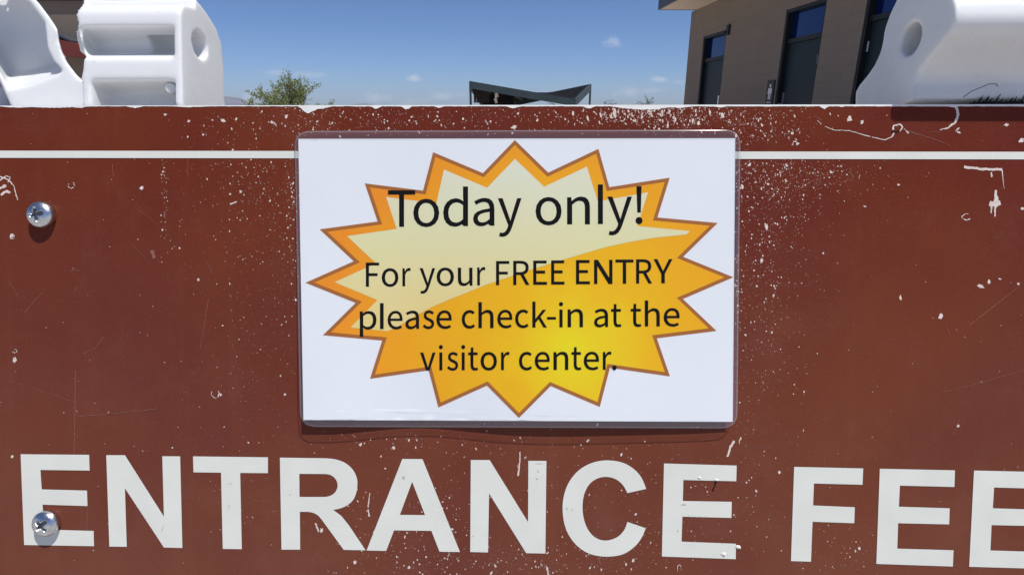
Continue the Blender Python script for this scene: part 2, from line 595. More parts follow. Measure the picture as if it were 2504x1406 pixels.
for i in range(0, len(edges), 2):
    box(bm, edges[i], edges[i + 1], -0.22, 0, -0.05, EAVE)
for (a, b_, zm, zt) in DOORS:
    box(bm, a, b_, -0.22, 0, zt, EAVE)
box(bm, -0.22, 0, -6.5, -0.22, -0.05, EAVE)
box(bm, NEAR, NEAR + .22, -6.5, -0.22, -0.05, EAVE)
box(bm, NEAR + .22, -0.22, -6.5, -6.28, -0.05, EAVE)
link('wall', mesh_of(bm), M['block'], bld)
for k, (a, b_, zm, zt) in enumerate(DOORS):
    bm = bmesh.new()
    f = 0.05
    box(bm, a + f, b_ - f, -0.13, -0.085, FLOOR, zm)
    dr = link('door', mesh_of(bm), M['door'], bld)
    bm = bmesh.new()
    box(bm, a, a + f, -0.16, -0.012, FLOOR, zt)
    box(bm, b_ - f, b_, -0.16, -0.012, FLOOR, zt)
    box(bm, a + f, b_ - f, -0.16, -0.012, zt - f, zt)
    box(bm, a + f, b_ - f, -0.16, -0.05, zm + 0.003, zm + 0.07)
    link('frame', mesh_of(bm), M['frame'], dr)
    bm = bmesh.new()
    box(bm, a + f, b_ - f, -0.12, -0.10, zm + 0.07, zt - f)
    link('pane', mesh_of(bm), M['pane'], dr)
    bm = bmesh.new()
    hx = (a + 0.24) if k == 0 else (b_ - 0.11)
    box(bm, hx - .03, hx + .03, -.0845, -.07, 1.02, 1.30)
    tube(bm, (hx, -.07, 1.12), (hx, -.02, 1.12), .012, .012)
    tube(bm, (hx, -.02, 1.12), (hx + (.1 if k == 0 else -.1), -.02, 1.12), .011, .011)
    link('handle', mesh_of(bm), M['chrome'], dr)
    hx = (b_ - f - .02) if k == 0 else (a + f + .10)
    if k == 2:
        hx = b_ - f
    for hz in (.25, 1.0, zm - .28):
        bm = bmesh.new()
        tube(bm, (hx, -.078, hz - .06), (hx, -.078, hz + .06), .012, .012)
        link('hinge', mesh_of(bm), M['frame'] if k == 0 else M['chrome'], dr)
# eave: fascia, soffit and roof, overhanging the corner
q = BMI @ (CAM + ray(1609, 25) * ((EAVE - CAM.z) / ray(1609, 25).z))
OX, OY = q.x, q.y
print('overhang', OX, OY)
bm = bmesh.new()
box(bm, NEAR - .5, OX - .03, -7.0, OY - .03, EAVE + .002, EAVE + .03)
link('soffit', mesh_of(bm), M['soffit'], bld)
bm = bmesh.new()
box(bm, NEAR - .5, OX, OY - .03, OY, EAVE - .004, EAVE + .32)
box(bm, OX - .03, OX, -7.0, OY - .03, EAVE - .004, EAVE + .32)
link('fascia', mesh_of(bm), M['fascia'], bld)
bm = bmesh.new()
box(bm, NEAR - .5, OX - .03, -7.0, OY - .03, EAVE + .2, EAVE + .30)
link('roof', mesh_of(bm), M['fascia'], bld)
# wall lamp beside the first door
bm = bmesh.new()
s_, z_ = onwall(1783, 74)
box(bm, s_ - .06, s_ + .05, .001, .04, z_ - .09, z_ + .09)
box(bm, s_ + .06, s_ + .22, .001, .06, z_ - .05, z_ - .01)
link('wall_lamp', mesh_of(bm), M['frame'], bld)
# restroom plaque by the middle door
s_, z_ = onwall(1885, 227)
pq = thing('restroom_plaque', 'small black plaque with white figure on block wall left of the middle door', 'sign',
           matrix=BM @ Matrix.Translation((s_, 0, z_)))
bm = bmesh.new()
box(bm, -.115, .115, .001, .02, -.19, .19)
link('plate', mesh_of(bm), M['plaque'], pq)
bm = bmesh.new()
yy = .0215


def flat(bm, pts):
    vs = [bm.verts.new((x, yy, z)) for x, z in pts]
    bm.faces.new(vs)


flat(bm, [(.028 * math.cos(a), .105 + .028 * math.sin(a)) for a in [i * math.pi / 8 for i in range(16)]])
flat(bm, [(-.055, .068), (.055, .068), (.07, -.02), (.045, -.02), (.04, .03), (.04, -.11), (.006, -.11), (.006, -.02), (-.006, -.02), (-.006, -.11),
          (-.04, -.11), (-.04, .03), (-.045, -.02), (-.07, -.02)])
for i in range(5):
    flat(bm, [(-.07 + i * .03, -.145), (-.05 + i * .03, -.145), (-.05 + i * .03, -.165), (-.07 + i * .03, -.165)])
link('pictogram', mesh_of(bm), M['plaque_white'], pq)

# ------------------------------------------------------------------ building far left, seen between the plastic legs
LY = 12.0
M['beige'] = mat('taupe_stucco', (0.20, 0.165, 0.14), 0.9, 0.2, var=0.06, vscale=3, bump=.3, bscale=30)
M['redtrim'] = mat('red_brown_trim', (0.16, 0.035, 0.028), 0.6, 0.3, var=0.1, vscale=4)
lb = thing('taupe_building', 'taupe stucco building with a red-brown ledge, seen between the white plastic pieces', 'building', loc=(-9.6, LY, 0))
LBI = Matrix.Translation((9.6, -LY, 0))
bm = bmesh.new()
ze = (at_depth(190, 3, LY)).z
box(bm, -7, 1.40, 0.0, 3.4, -.05, ze)
link('wall', mesh_of(bm), M['beige'], lb)
bm = bmesh.new()
A_ = [LBI @ at_depth(x, y, LY - .35) for x, y in ((60, 78), (150, 99), (207, 112), (300, 132))]
B_ = [LBI @ at_depth(x, y, LY - .35) for x, y in ((60, 122), (150, 137), (207, 141), (300, 160))]
prism(bm, [q for q in A_ + B_[::-1]], [Vector((q.x, -.002, q.z)) for q in A_ + B_[::-1]])
link('ledge', mesh_of(bm), M['redtrim'], lb)
bm = bmesh.new()
A2 = [LBI @ at_depth(x, y, LY - .30) for x, y in ((60, 68), (145, 86), (175, 100))]
B2 = [LBI @ at_depth(x, y, LY - .30) for x, y in ((60, 72), (145, 91), (175, 105))]
prism(bm, A2 + B2[::-1], [Vector((q.x, -.002, q.z)) for q in A2 + B2[::-1]])
link('flashing', mesh_of(bm), M['fascia'], lb)
bm = bmesh.new()
box(bm, -7.4, 1.47, -.06, 3.5, ze + .002, ze + .3)
link('roof', mesh_of(bm), M['fascia'], lb)

# ------------------------------------------------------------------ dark twisted-roof shade canopy far behind the board
M['canopy'] = mat('dark_canopy_steel', (0.040, 0.062, 0.070), 0.6, 0.25, var=0.15, vscale=1)
M['canopy_deck'] = mat('black_roof_deck', (0.004, 0.004, 0.005), 0.8, 0.1, col2=(0.016, 0.014, 0.015), vscale=2.2)
Y0, Y1 = 50.0, 57.0
NL, NR = at_depth(1150, 199, Y0), at_depth(1406, 243, Y0)
FR, FL = at_depth(1444, 206, Y1), at_depth(1188, 259, Y1)
cp = thing('shade_canopy', 'dark steel shade canopy with crossed sloping roof edges behind the board', 'canopy', loc=((NL.x + NR.x) / 2, 53, ground_z(0, 53)))
off = Vector(cp.location)


def beam(bm, a, b, th, wd):
    up = Vector((0, 0, 1))
    side = (b - a).cross(up).normalized() * wd / 2
    A = [a + side, a - side, a - side - up * th, a + side - up * th]
    B = [b + side, b - side, b - side - up * th, b + side - up * th]
    prism(bm, [q - off for q in A], [q - off for q in B])


bm = bmesh.new()
n_ = 14
for i in range(n_):
    s0, s1 = i / n_, (i + 1) / n_
    a, b_ = NL.lerp(NR, s0), NL.lerp(NR, s1 - .006)
    c_, d_ = FL.lerp(FR, s0), FL.lerp(FR, s1 - .006)
    A = [q - off - Vector((0, 0, .06)) for q in (a, b_, d_, c_)]
    prism(bm, A, [q - Vector((0, 0, .08)) for q in A])
link('roof_deck', mesh_of(bm), M['canopy_deck'], cp)
for (a, b_) in ((NL, NR), (FL, FR), (NL, FL), (NR, FR)):
    bm = bmesh.new()
    beam(bm, a, b_, .58, .18)
    link('edge_beam', mesh_of(bm), M['canopy'], cp)
bm = bmesh.new()
for i in range(2, n_, 3):
    beam(bm, NL.lerp(NR, i / n_) - Vector((0, 0, .12)), FL.lerp(FR, i / n_) - Vector((0, 0, .12)), .2, .08)
link('rafters', mesh_of(bm), M['canopy'], cp)
for q in (NL, NR, FL, FR):
    bm = bmesh.new()
    tube(bm, (q.x - off.x, q.y - off.y, 0), (q.x - off.x, q.y - off.y, q.z - off.z - .1), .10, .10, 10)
    link('post', mesh_of(bm), M['canopy'], cp)
bm = bmesh.new()
P0, P1 = at_depth(1158, 208, Y0 + .6), at_depth(1197, 252, Y0 + .6)
M['screen'] = mat('brown_screen', (0.035, 0.022, 0.02), 0.7, 0.2, col2=(0.02, 0.012, 0.012), vscale=5)
n_s = 6
for i in range(n_s):
    xa = P0.x + (P1.x - P0.x) * i / n_s
    xb = P0.x + (P1.x - P0.x) * (i + .9) / n_s
    box(bm, xa - off.x, xb - off.x, .6 + Y0 - off.y, .64 + Y0 - off.y, P1.z - off.z, P0.z - off.z - .45 * i / n_s)
link('end_screen', mesh_of(bm), M['screen'], cp)
P0, P1 = at_depth(1186, 222, Y0 + 2.4), at_depth(1256, 256, Y0 + 2.4)
bm = bmesh.new()
prism(bm, [Vector((P0.x - off.x, 2.4 + Y0 - off.y, 0)), Vector((P1.x - off.x, 2.4 + Y0 - off.y, 0)), Vector((P1.x - off.x, 2.4 + Y0 - off.y, P1.z - off.z + .85)), Vector((P0.x - off.x, 2.4 + Y0 - off.y, P0.z - off.z))],
      [Vector((P0.x - off.x, 3.6 + Y0 - off.y, 0)), Vector((P1.x - off.x, 3.6 + Y0 - off.y, 0)), Vector((P1.x - off.x, 3.6 + Y0 - off.y, P1.z - off.z + .85)), Vector((P0.x - off.x, 3.6 + Y0 - off.y, P0.z - off.z))])
link('back_wall', mesh_of(bm), M['canopy_deck'], cp)
bm = bmesh.new()
q = at_depth(1213, 236, Y0 + 2.2)
for i, (dx, dz, rr) in enumerate(((0, .32, .16), (.08, .05, .19), (-.05, -.25, .15), (.02, -.45, .12))):
    tube(bm, (q.x - off.x + dx, 2.2 + Y0 - off.y, q.z - off.z + dz - .14), (q.x - off.x + dx * .4, 2.2 + Y0 - off.y, q.z - off.z + dz + .14), rr, rr * .7, 8)
link('hanging_bundle', mesh_of(bm), M['core'], cp)


# ------------------------------------------------------------------ desert trees and bushes
def leaf_mat(name, c1, c2):
    m = bpy.data.materials.new(name)
    m.use_nodes = True
    t = m.node_tree
    p = t.nodes['Principled BSDF']
    p.inputs['Roughness'].default_value = 0.6
    tc = t.nodes.new('ShaderNodeTexCoord')
    t.links.new(tmix(t, tramp(t, tnoise(t, tc, 3.5, 4), .35, .65), c1, c2), p.inputs['Base Color'])
    return m


M['leaf'] = leaf_mat('palo_verde_leaf', (0.13, 0.175, 0.07), (0.27, 0.30, 0.11))
M['leaf2'] = leaf_mat('creosote_leaf', (0.08, 0.10, 0.04), (0.14, 0.16, 0.07))
M['bark'] = mat('green_grey_bark', (0.12, 0.12, 0.07), 0.8, 0.2, var=.2, vscale=9)


def bushy(name, label, cat, base, height, rad, stems, leaves, lm, lsize, group=None):
    R = random.Random(hash(name + label) % 1000 if False else int(abs(base.x) * 100) + 5)
    root = thing(name, label, cat, loc=base, group=group)
    tb, lf = bmesh.new(), bmesh.new()
    tips = []
    for s in range(stems):
        az = R.uniform(0, 2 * math.pi)
        sp = R.uniform(0.05, 1.0) ** 0.7
        top = Vector((math.cos(az) * sp * rad, math.sin(az) * sp * rad, height * (1.0 - 0.50 * sp ** 1.6) * R.uniform(.80, 1.03)))
        pts = [Vector((R.uniform(-.06, .06), R.uniform(-.06, .06), 0))]
        for k in range(1, 6):
            f = k / 5
            q = Vector((top.x * f ** 1.1, top.y * f ** 1.1, top.z * f ** .85)) + Vector((R.uniform(-1, 1), R.uniform(-1, 1), R.uniform(-.5, .5))) * .05 * height
            pts.append(q)
        for k in range(5):
            tube(tb, pts[k], pts[k + 1], .035 * height / 2.2 * (1 - k / 5.5), .035 * height / 2.2 * (1 - (k + 1) / 5.5), 5, False)
        for _ in range(R.randint(5, 9)):
            k = R.uniform(2.0, 5.0)
            i = min(4, int(k))
            st = pts[i].lerp(pts[i + 1], k - i)
            dr = Vector((R.uniform(-1, 1), R.uniform(-1, 1), R.uniform(.2, 1.5))).normalized() * R.uniform(.10, .26) * height
            en = st + dr
            tube(tb, st, en, .008 * height / 2.2, .003, 3, False)
            tips.append((st, en))
    per = max(1, leaves // max(1, len(tips)))
    for st, en in tips:
        dens = R.uniform(.3, 1.7)
        for _ in range(int(per * dens) + 1):
            f = R.uniform(.2, 1.08)
            c = st.lerp(en, f) + Vector((R.gauss(0, 1), R.gauss(0, 1), R.gauss(0, 1))) * .016 * height
            ax = ((en - st).normalized() + Vector((R.uniform(-1, 1), R.uniform(-1, 1), R.uniform(-.6, .9))) * .9).normalized()
            sd = ax.orthogonal().normalized()
            sd = (Matrix.Rotation(R.uniform(0, 6.28), 3, ax) @ sd)
            l_, w_ = lsize * R.uniform(.7, 1.6), lsize * R.uniform(.16, .3)
            lf.faces.new([lf.verts.new(c), lf.verts.new(c + ax * l_ * .5 + sd * w_), lf.verts.new(c + ax * l_), lf.verts.new(c + ax * l_ * .5 - sd * w_)])
    link('trunk', mesh_of(tb, True), M['bark'], root)
    link('crown', mesh_of(lf), lm, root)
    return root


TY = 22.0
tb_ = at_depth(712, 262, TY)
bushy('desert_tree', 'wispy olive green desert tree rising left of center behind the brown board', 'tree', Vector((tb_.x, TY, 0)),
      at_depth(712, 188, TY).z, 1.65, 46, 8200, M['leaf'], .070)
for (px, py, wd, Yd, lab) in ((1490, 246, 22, 38, 'small green bush tip just right of the dark canopy'),
                              (1580, 241, 22, 36, 'small green bush tip close to the restroom building corner'),
                              (1350, 246, 26, 44, 'pale green bush tip in front of the low canopy edge')):
    bp = at_depth(px, 262, Yd)
    gz = ground_z(bp.x, Yd)
    bushy('desert_bush', lab, 'bush', Vector((bp.x, Yd, gz)), at_depth(px, py, Yd).z - gz, wd / FPX * Yd, 22, 900, M['leaf2'], .10,
          'bush tips showing over the board')

# ------------------------------------------------------------------ the brown board on its white plastic barricade
VTOP = pl(1252, 257.5)[1]
UL, UR, VBOT, TK = -0.585, 0.60, -0.40, 0.012
ROOT = Vector((ORG.x, ORG.y + 0.08, 0))
bar = thing('barricade_sign', 'chipped brown ENTRANCE FEE board bolted to broken white plastic barricade legs', 'sign', loc=ROOT)
TOB = Matrix.Translation(-ROOT) @ S          # board frame inside the barricade's frame

# --- panel with its chips and scratches
bm = bmesh.new()
rc = 0.03
outl = []
for (cx, cy, a0) in ((UR - rc, VTOP - .004, None), (UL + rc, VTOP - .004, None)):
    pass
outl = [(UL, VTOP), (UL, VBOT), (UR, VBOT), (UR, VTOP)]
front = [bm.verts.new((x, y, 0)) for x, y in outl]
f0 = bm.faces.new(front)
back = [bm.verts.new((x, y, -TK)) for x, y in outl]
bm.faces.new(back[::-1])
for i in range(4):
    f = bm.faces.new((front[i], back[i], back[(i + 1) % 4], front[(i + 1) % 4]))
    f.material_index = 2 if i == 3 else 0

Z1 = 0.00018


def poly(pts, z=Z1, mi=1):
    f = bm.faces.new([bm.verts.new((x, y, z)) for x, y in pts])
    f.normal_update()
    if f.normal.z < 0:
        f.normal_flip()
    f.material_index = mi


def chip(px, py, rx, ry, ang=0.0, n=6, mi=1, z=Z1, rag=.65):
    pts = []
    a0 = random.uniform(0, 6.28)
    for i in range(n):
        a = a0 + 2 * math.pi * i / n
        r = random.uniform(rag, 1.2)
        x, y = rx * r * math.cos(a), ry * r * math.sin(a)
        ca, sa = math.cos(ang), math.sin(ang)
        pts.append(pl(px + x * ca - y * sa, py + x * sa + y * ca))
    poly(pts, z + random.random() * 5e-5, mi)


NSTROKE = [0]


def stroke(pxs, w0, w1=None, mi=1, z=None, jit=.25):
    """a scratch: tapered ribbon along photo pixels"""
    w1 = w0 if w1 is None else w1
    w0, w1 = w0 * .8, w1 * .8
    NSTROKE[0] += 1
    z = (z or Z1) + 5.5e-5 + NSTROKE[0] * 5e-7
    P = [Vector(q) for q in pxs]
    dense = []
    for i in range(len(P) - 1):
        k = max(1, int((P[i + 1] - P[i]).length / 4))
        dense += [P[i].lerp(P[i + 1], j / k) for j in range(k)]
    dense.append(P[-1])
    n = len(dense)
    Lq, Rq = [], []
    for i, q in enumerate(dense):
        d = dense[min(n - 1, i + 1)] - dense[max(0, i - 1)]
        d = d.normalized() if d.length else Vector((1, 0))
        nn = Vector((-d.y, d.x))
        f = i / max(1, n - 1)
        w = (w0 + (w1 - w0) * f) * .5 * random.uniform(1 - jit * 1.6, 1 + jit * 1.3)
        q = q + nn * random.gauss(0, .10 * min(4, w0) + .15)
        Lq.append(q + nn * w); Rq.append(q - nn * w)
    for i in range(n - 1):
        if w0 < 4.5 and n > 6 and random.random() < .03:
            continue
        poly([pl(*Lq[i]), pl(*Lq[i + 1]), pl(*Rq[i + 1]), pl(*Rq[i])], z, mi)


def in_paper(x, y):
    return 735 < x < 1792 and 345 < y < 1022


def spray(n, cx, cy, sx, sy, med=1.5, x0=0, x1=2504, y0=264, y1=1406, tall=1.25, mi=1):
    k = 0
    n = int(n * 1.12)
    while k < n:
        x, y = random.gauss(cx, sx), random.gauss(cy, sy)
        k += 1
        if not (x0 < x < x1 and y0 < y < y1) or in_paper(x, y):
            continue
        r = min(6.0, med * .72 * math.exp(random.gauss(-.12, .50)))
        chip(x, y, r * random.uniform(.6, 1.1), r * random.uniform(.8, tall * 1.3), random.gauss(0, .35), random.choice((5, 6, 6, 7)), mi if r > 1.5 else 4)


# dense bursts of chips (centre, spread) as the board wears them
spray(230, 930, 285, 140, 26, 1.55, y1=340)
spray(150, 720, 295, 90, 28, 1.45, y1=345)
spray(130, 1120, 292, 120, 25, 1.4, y1=340)
spray(90, 1330, 290, 100, 25, 1.4, y1=340)
spray(560, 1590, 280, 95, 18, 1.45, y1=336, tall=2.2)
spray(330, 1700, 295, 110, 26, 1.5, y1=345, tall=1.6)
spray(240, 1880, 305, 70, 36, 1.5, y1=368)
spray(60, 560, 320, 60, 30, 1.3, y1=368)
spray(230, 660, 430, 70, 60, 1.3, x1=727, y0=390)
spray(120, 560, 470, 90, 75, 1.3, x1=727, y0=392)
spray(180, 660, 620, 55, 130, 1.2, x1=733, y0=392)
spray(150, 718, 520, 10, 140, 1.5, x1=735, y0=345)
spray(60, 402, 470, 4, 60, 1.5, y0=392)
spray(140, 620, 850, 75, 150, 1.1)
spray(560, 1880, 440, 80, 55, 1.35, x0=1793, y0=391, y1=640)
spray(240, 2010, 425, 75, 26, 1.25, x0=1793, y0=391)
spray(380, 1870, 580, 70, 90, 1.3, x0=1793, y0=391)
spray(260, 1860, 760, 55, 110, 1.25, x0=1793)
spray(130, 1850, 930, 55, 110, 1.2, x0=1793)
spray(110, 1804, 600, 6, 200, 1.4, x0=1795, y0=345)
spray(240, 1010, 1330, 130, 60, 1.7)
spray(300, 1340, 1370, 190, 36, 1.5)
spray(170, 1100, 1180, 150, 90, 1.5)
spray(160, 1450, 1190, 140, 110, 1.4)
spray(110, 1700, 1250, 130, 110, 1.3)
spray(60, 1880, 1260, 120, 90, 1.3)
spray(70, 2060, 1360, 50, 40, 1.4)
spray(80, 600, 1180, 120, 130, 1.2)
spray(60, 1000, 1075, 180, 14, 1.5)
for _ in range(230):
    x, y = random.uniform(0, 2504), random.uniform(265, 1406)
    if not in_paper(x, y):
        chip(x, y, random.uniform(.7, 1.8), random.uniform(.8, 2.2), random.uniform(0, 3), 6, 4)
# faint dark-pink abrasion
for _ in range(500):
    x, y = random.gauss(1900 if random.random() < .6 else 620, 170), random.uniform(391, 1380)
    if not in_paper(x, y) and 2 < x < 2500:
        chip(x, y, random.uniform(.7, 1.5), random.uniform(.8, 1.9), 0, 5, 3)

# single chips and gouges that stand out
for c_ in ((1257, 312, 10, 6), (1767, 283, 5, 11), (2077, 292, 8, 9), (2108, 299, 6, 6), (545, 296, 8, 5), (520, 294, 3, 3), (405, 281, 6, 4), (462, 297, 4, 4),
           (1874, 557, 5, 9), (2300, 774, 6, 9), (2398, 700, 11, 5), (2418, 690, 5, 7), (2444, 682, 6, 3), (2490, 694, 4, 5), (2202, 728, 4, 8),
           (30, 577, 6, 7), (346, 460, 6, 6), (485, 684, 4, 4), (588, 469, 4, 5), (786, 1296, 5, 9), (868, 1374, 5, 6), (1128, 1372, 0.1, 0.1), (1000, 1386, 5, 6),
           (1548, 1370, 4, 5), (2460, 306, 8, 5), (2498, 345, 8, 7), (2032, 421, 4, 5), (2197, 452, 5, 3), (30, 1116, 5, 5), (36, 880, 7, 9), (2342, 1040, 5, 5),
           (1950, 352, 5, 5), (1850, 700, 3, 4), (1862, 637, 4, 9), (540, 965, 4, 5), (665, 300, 5, 4), (700, 285, 5, 6), (2115, 505, 5, 3), (10, 455, 8, 6), (20, 470, 9, 4),
           (2500, 510, 6, 5), (1925, 420, 0.1, .1)):
    chip(c_[0], c_[1], c_[2] * .85, c_[3] * .85, random.uniform(-.4, .4), n=13, rag=.5)
# curled rings
for (cx, cy, rx, ry) in ((527, 963, 10, 10), (175, 453, 8, 8), (2363, 531, 11, 7), (1661, 1388, 5, 9), (36, 858, 6, 4), (1944, 352, 6, 6), (30, 578, 6, 6)):
    stroke([(cx + rx * math.cos(a), cy + ry * math.sin(a)) for a in [random.uniform(0, 3) + i * .45 for i in [j for j in range(13)]]] if False else [(cx + rx * math.cos(i * .42 + cx) * random.uniform(.85, 1.1), cy + ry * math.sin(i * .42 + cx) * random.uniform(.85, 1.1)) for i in range(12)], 2.6, 1.6, jit=.5)
# scratches
stroke([(1998, 295), (2008, 306)], 2, 1)
stroke([(2017, 310), (2040, 319), (2075, 320), (2120, 333), (2163, 343)], 1.5, 2.6)
stroke([(2163, 343), (2180, 336), (2187, 324)], 3, 4)
stroke([(2183, 318), (2185, 308), (2200, 304), (2207, 312), (2200, 322)], 5, 3)
stroke([(2210, 316), (2222, 326)], 3, 4)
stroke([(2212, 318), (2232, 325), (2290, 343), (2322, 356)], 2.4, 1.2, 3)
stroke([(2337, 262), (2342, 280), (2336, 300), (2318, 313), (2298, 319)], 11, 2, jit=.15)
stroke([(2345, 313), (2336, 322)], 5, 2)
stroke([(2340, 322), (2348, 326)], 6, 6)
stroke([(2357, 409), (2400, 414), (2450, 415)], 8, 7, jit=.1)
stroke([(2450, 416), (2452, 440), (2455, 462)], 3, 1)
stroke([(2424, 422), (2425, 434)], 5, 4)
stroke([(2434, 465), (2436, 485), (2432, 505)], 6, 18, jit=.1)
stroke([(2419, 497), (2432, 500), (2446, 496)], 16, 16, jit=.1)
stroke([(2424, 505), (2424, 522)], 6, 4)
stroke([(2434, 505), (2432, 530)], 7, 3)
stroke([(0, 432), (22, 440), (35, 456), (40, 478), (44, 489)], 3, 3)
stroke([(0, 442), (16, 430), (26, 434), (20, 446)], 4, 3)
stroke([(3, 478), (18, 466), (26, 470)], 7, 3)
stroke([(0, 461), (14, 457)], 8, 5)
stroke([(1795, 1077), (1785, 1095), (1778, 1116)], 8, 5, jit=.15)
stroke([(1811, 1068), (1807, 1084)], 5, 3)
stroke([(1272, 1104), (1271, 1130), (1267, 1163)], 3, 5, jit=.1)
stroke([(1337, 1384), (1340, 1404)], 5, 4)
stroke([(563, 500), (580, 494)], 4, 3)
stroke([(905, 1200), (900, 1240), (903, 1262)], 2, 5)
stroke([(772, 1278), (780, 1300)], 6, 4)
stroke([(663, 296), (674, 304), (676, 310)], 3, 2)
stroke([(1187, 293), (1193, 306)], 2, 2)
stroke([(2370, 795), (2420, 756), (2492, 700)], 1.6, 1.2, 3)
stroke([(190, 1018), (280, 1010), (385, 999)], 1.6, 1.4, 3)
stroke([(185, 905), (184, 1000), (182, 1110)], 2.0, 1.2, 3)
stroke([(205, 865), (235, 850), (255, 822)], 1.8, 1.2, 3)
stroke([(60, 765), (85, 735), (105, 715)], 1.4, 1.2, 3)
stroke([(275, 400), (278, 432)], 1.6, 1.2, 3)
stroke([(170, 662), (200, 661)], 1.2, 1.2, 3)
stroke([(216, 1240), (212, 1300)], 1.3, 1.0, 3)
stroke([(510, 730), (500, 790), (490, 850)], 1.3, 1.0, 3)
stroke([(2300, 960), (2400, 935), (2500, 905)], 1.2, 1.2, 3)
stroke([(20, 930), (70, 945), (190, 985)], 1.2, 1.2, 3)
stroke([(2010, 295), (1990, 284)], 1.5, 1.0, 3)
for _ in range(46):                        # hairline scuffs
    x, y = random.uniform(10, 2490), random.uniform(300, 1400)
    a = random.uniform(-1.2, 1.2) + (1.57 if random.random() < .4 else 0)
    l_ = random.uniform(8, 60)
    if not in_paper(x, y):
        stroke([(x, y), (x + l_ * math.cos(a), y + l_ * math.sin(a))], random.uniform(.7, 1.3), .6, 3)
stroke([(372, 612), (378, 632)], 12, 8, 3)
stroke([(1753, 1176), (1748, 1186), (1742, 1201)], 6, 4, 5)  # dark shadow and gouge below the burr, painted on as a stroke
stroke([(2180, 322), (2190, 325), (2199, 320)], 5, 4, 5, z=Z1 + .00002)
# bare upper edge, its lower border chewed away
NOT = [(40, 3, 25), (130, 4, 60), (195, 3, 10), (330, 4, 14), (470, 2, 30), (752, 13, 16), (775, 7, 26), (920, 7, 9), (994, 9, 9), (1074, 4, 8), (1256, 5, 12), (1440, 6, 10),
       (1530, 5, 25), (1575, 9, 28), (1612, 6, 20), (1660, 4, 22), (1760, 3, 10), (2015, 7, 7), (2058, 2, 5), (2330, 3, 8)]
xs_ = list(range(-200, 2704, 4))


def low(x):
    d = 260.9 + .5 * noise.noise(Vector((x * .05, 0, 0))) + .9 * max(0, noise.noise(Vector((x * .021, 5, 0)))) + .35 * random.uniform(-1, 1)
    for (c_, h, w) in NOT:
        d += h * max(0, 1 - (abs(x - c_) / (w * 1.5)) ** 1.2) * random.uniform(.8, 1.1)
    return d


lo = [low(x) for x in xs_]
for i in range(len(xs_) - 1):
    a, b_ = pl(xs_[i], lo[i]), pl(xs_[i + 1], lo[i + 1])
    poly([(a[0], VTOP), (b_[0], VTOP), b_, a], Z1 * 1.6, 2)
panel = link('sign_panel', mesh_of(bm), [M['brown'], M['chip'], M['core'], M['scratch'], M['fleck'], M['gouge_and_shadow']], bar, TOB)

# --- border line (a rectangle, of which the photo shows the upper side)
ya, yb = 370.5, 388.5
vA, vB = pl(1252, ya)[1], pl(1252, yb)[1]
tw = vA - vB
bl, brr, bb = UL + .045, UR - .045, VBOT + .05
bm = bmesh.new()


def rect(bm, x0, x1, y0, y1, z):
    f = bm.faces.new([bm.verts.new(q) for q in ((x0, y0, z), (x1, y0, z), (x1, y1, z), (x0, y1, z))])
    return f


Z2 = 0.00036
rect(bm, bl, brr, vB, vA, Z2)
rect(bm, bl, brr, bb, bb + tw, Z2)
rect(bm, bl, bl + tw, bb + tw, vB, Z2)
rect(bm, brr - tw, brr, bb + tw, vB, Z2)
link('border_line', mesh_of(bm), M['letter'], panel)


# --- ENTRANCE FEE
def conv(pts, ox, oy, k):
    return [(ox + x / k, oy + y / k) for x, y in pts]


def sm(pts, idx):
    """round the runs listed in idx with a Catmull-Rom spline"""
    out = []
    n = len(pts)
    for i in range(n):
        out.append(pts[i])
        if i in idx:
            p0, p1, p2, p3 = pts[i - 1] if (i - 1) in idx else pts[i], pts[i], pts[(i + 1) % n], pts[(i + 2) % n] if (i + 1) in idx else pts[(i + 1) % n]
            for s in (.25, .5, .75):
                out.append(tuple(.5 * ((2 * p1[j]) + (-p0[j] + p2[j]) * s + (2 * p0[j] - 5 * p1[j] + 4 * p2[j] - p3[j]) * s * s
                                       + (-p0[j] + 3 * p1[j] - 3 * p2[j] + p3[j]) * s ** 3) for j in range(2)))
    return out


za = (0, 1000, 2493 / 720)
zb = (640, 1050, 2504 / 660)
zc = (1260, 1050, 2504 / 640)
zd = (1860, 1050, 2504 / 644)
E3 = [(1131, 370), (1845, 385), (1840, 543), (1322, 530), (1312, 730), (1795, 745), (1790, 898), (1305, 887), (1297, 1128), (1832, 1143), (1825, 1298), (1098, 1273)]
E4 = [(2026, 387), (2750, 403), (2745, 562), (2217, 548), (2205, 745), (2700, 760), (2695, 915), (2193, 905), (2182, 1145), (2735, 1162), (2728, 1322), (1980, 1300)]
Rout = [(170, 258), (600, 264), (690, 275), (780, 310), (850, 375), (884, 450), (888, 515), (876, 590), (845, 655), (790, 702), (730, 728), (665, 742),
        (740, 798), (810, 885), (965, 1116), (762, 1112), (560, 835), (525, 795), (480, 770), (430, 760), (355, 760), (358, 1110), (185, 1110)]
Rin = [(350, 408), (590, 410), (640, 420), (685, 455), (706, 515), (685, 575), (640, 610), (590, 622), (352, 622)]
Cc = [(1252, 565), (1205, 455), (1130, 372), (1020, 312), (870, 292), (730, 318), (610, 385), (520, 490), (470, 610), (452, 745), (470, 900), (520, 1020), (605, 1120),
      (720, 1188), (870, 1212), (1020, 1192), (1125, 1130), (1200, 1045), (1248, 940), (1072, 880), (1040, 960), (970, 1028), (865, 1058), (770, 1032), (700, 960), (658, 860),
      (643, 740), (658, 620), (705, 525), (780, 468), (868, 450), (960, 472), (1030, 530), (1072, 605)]
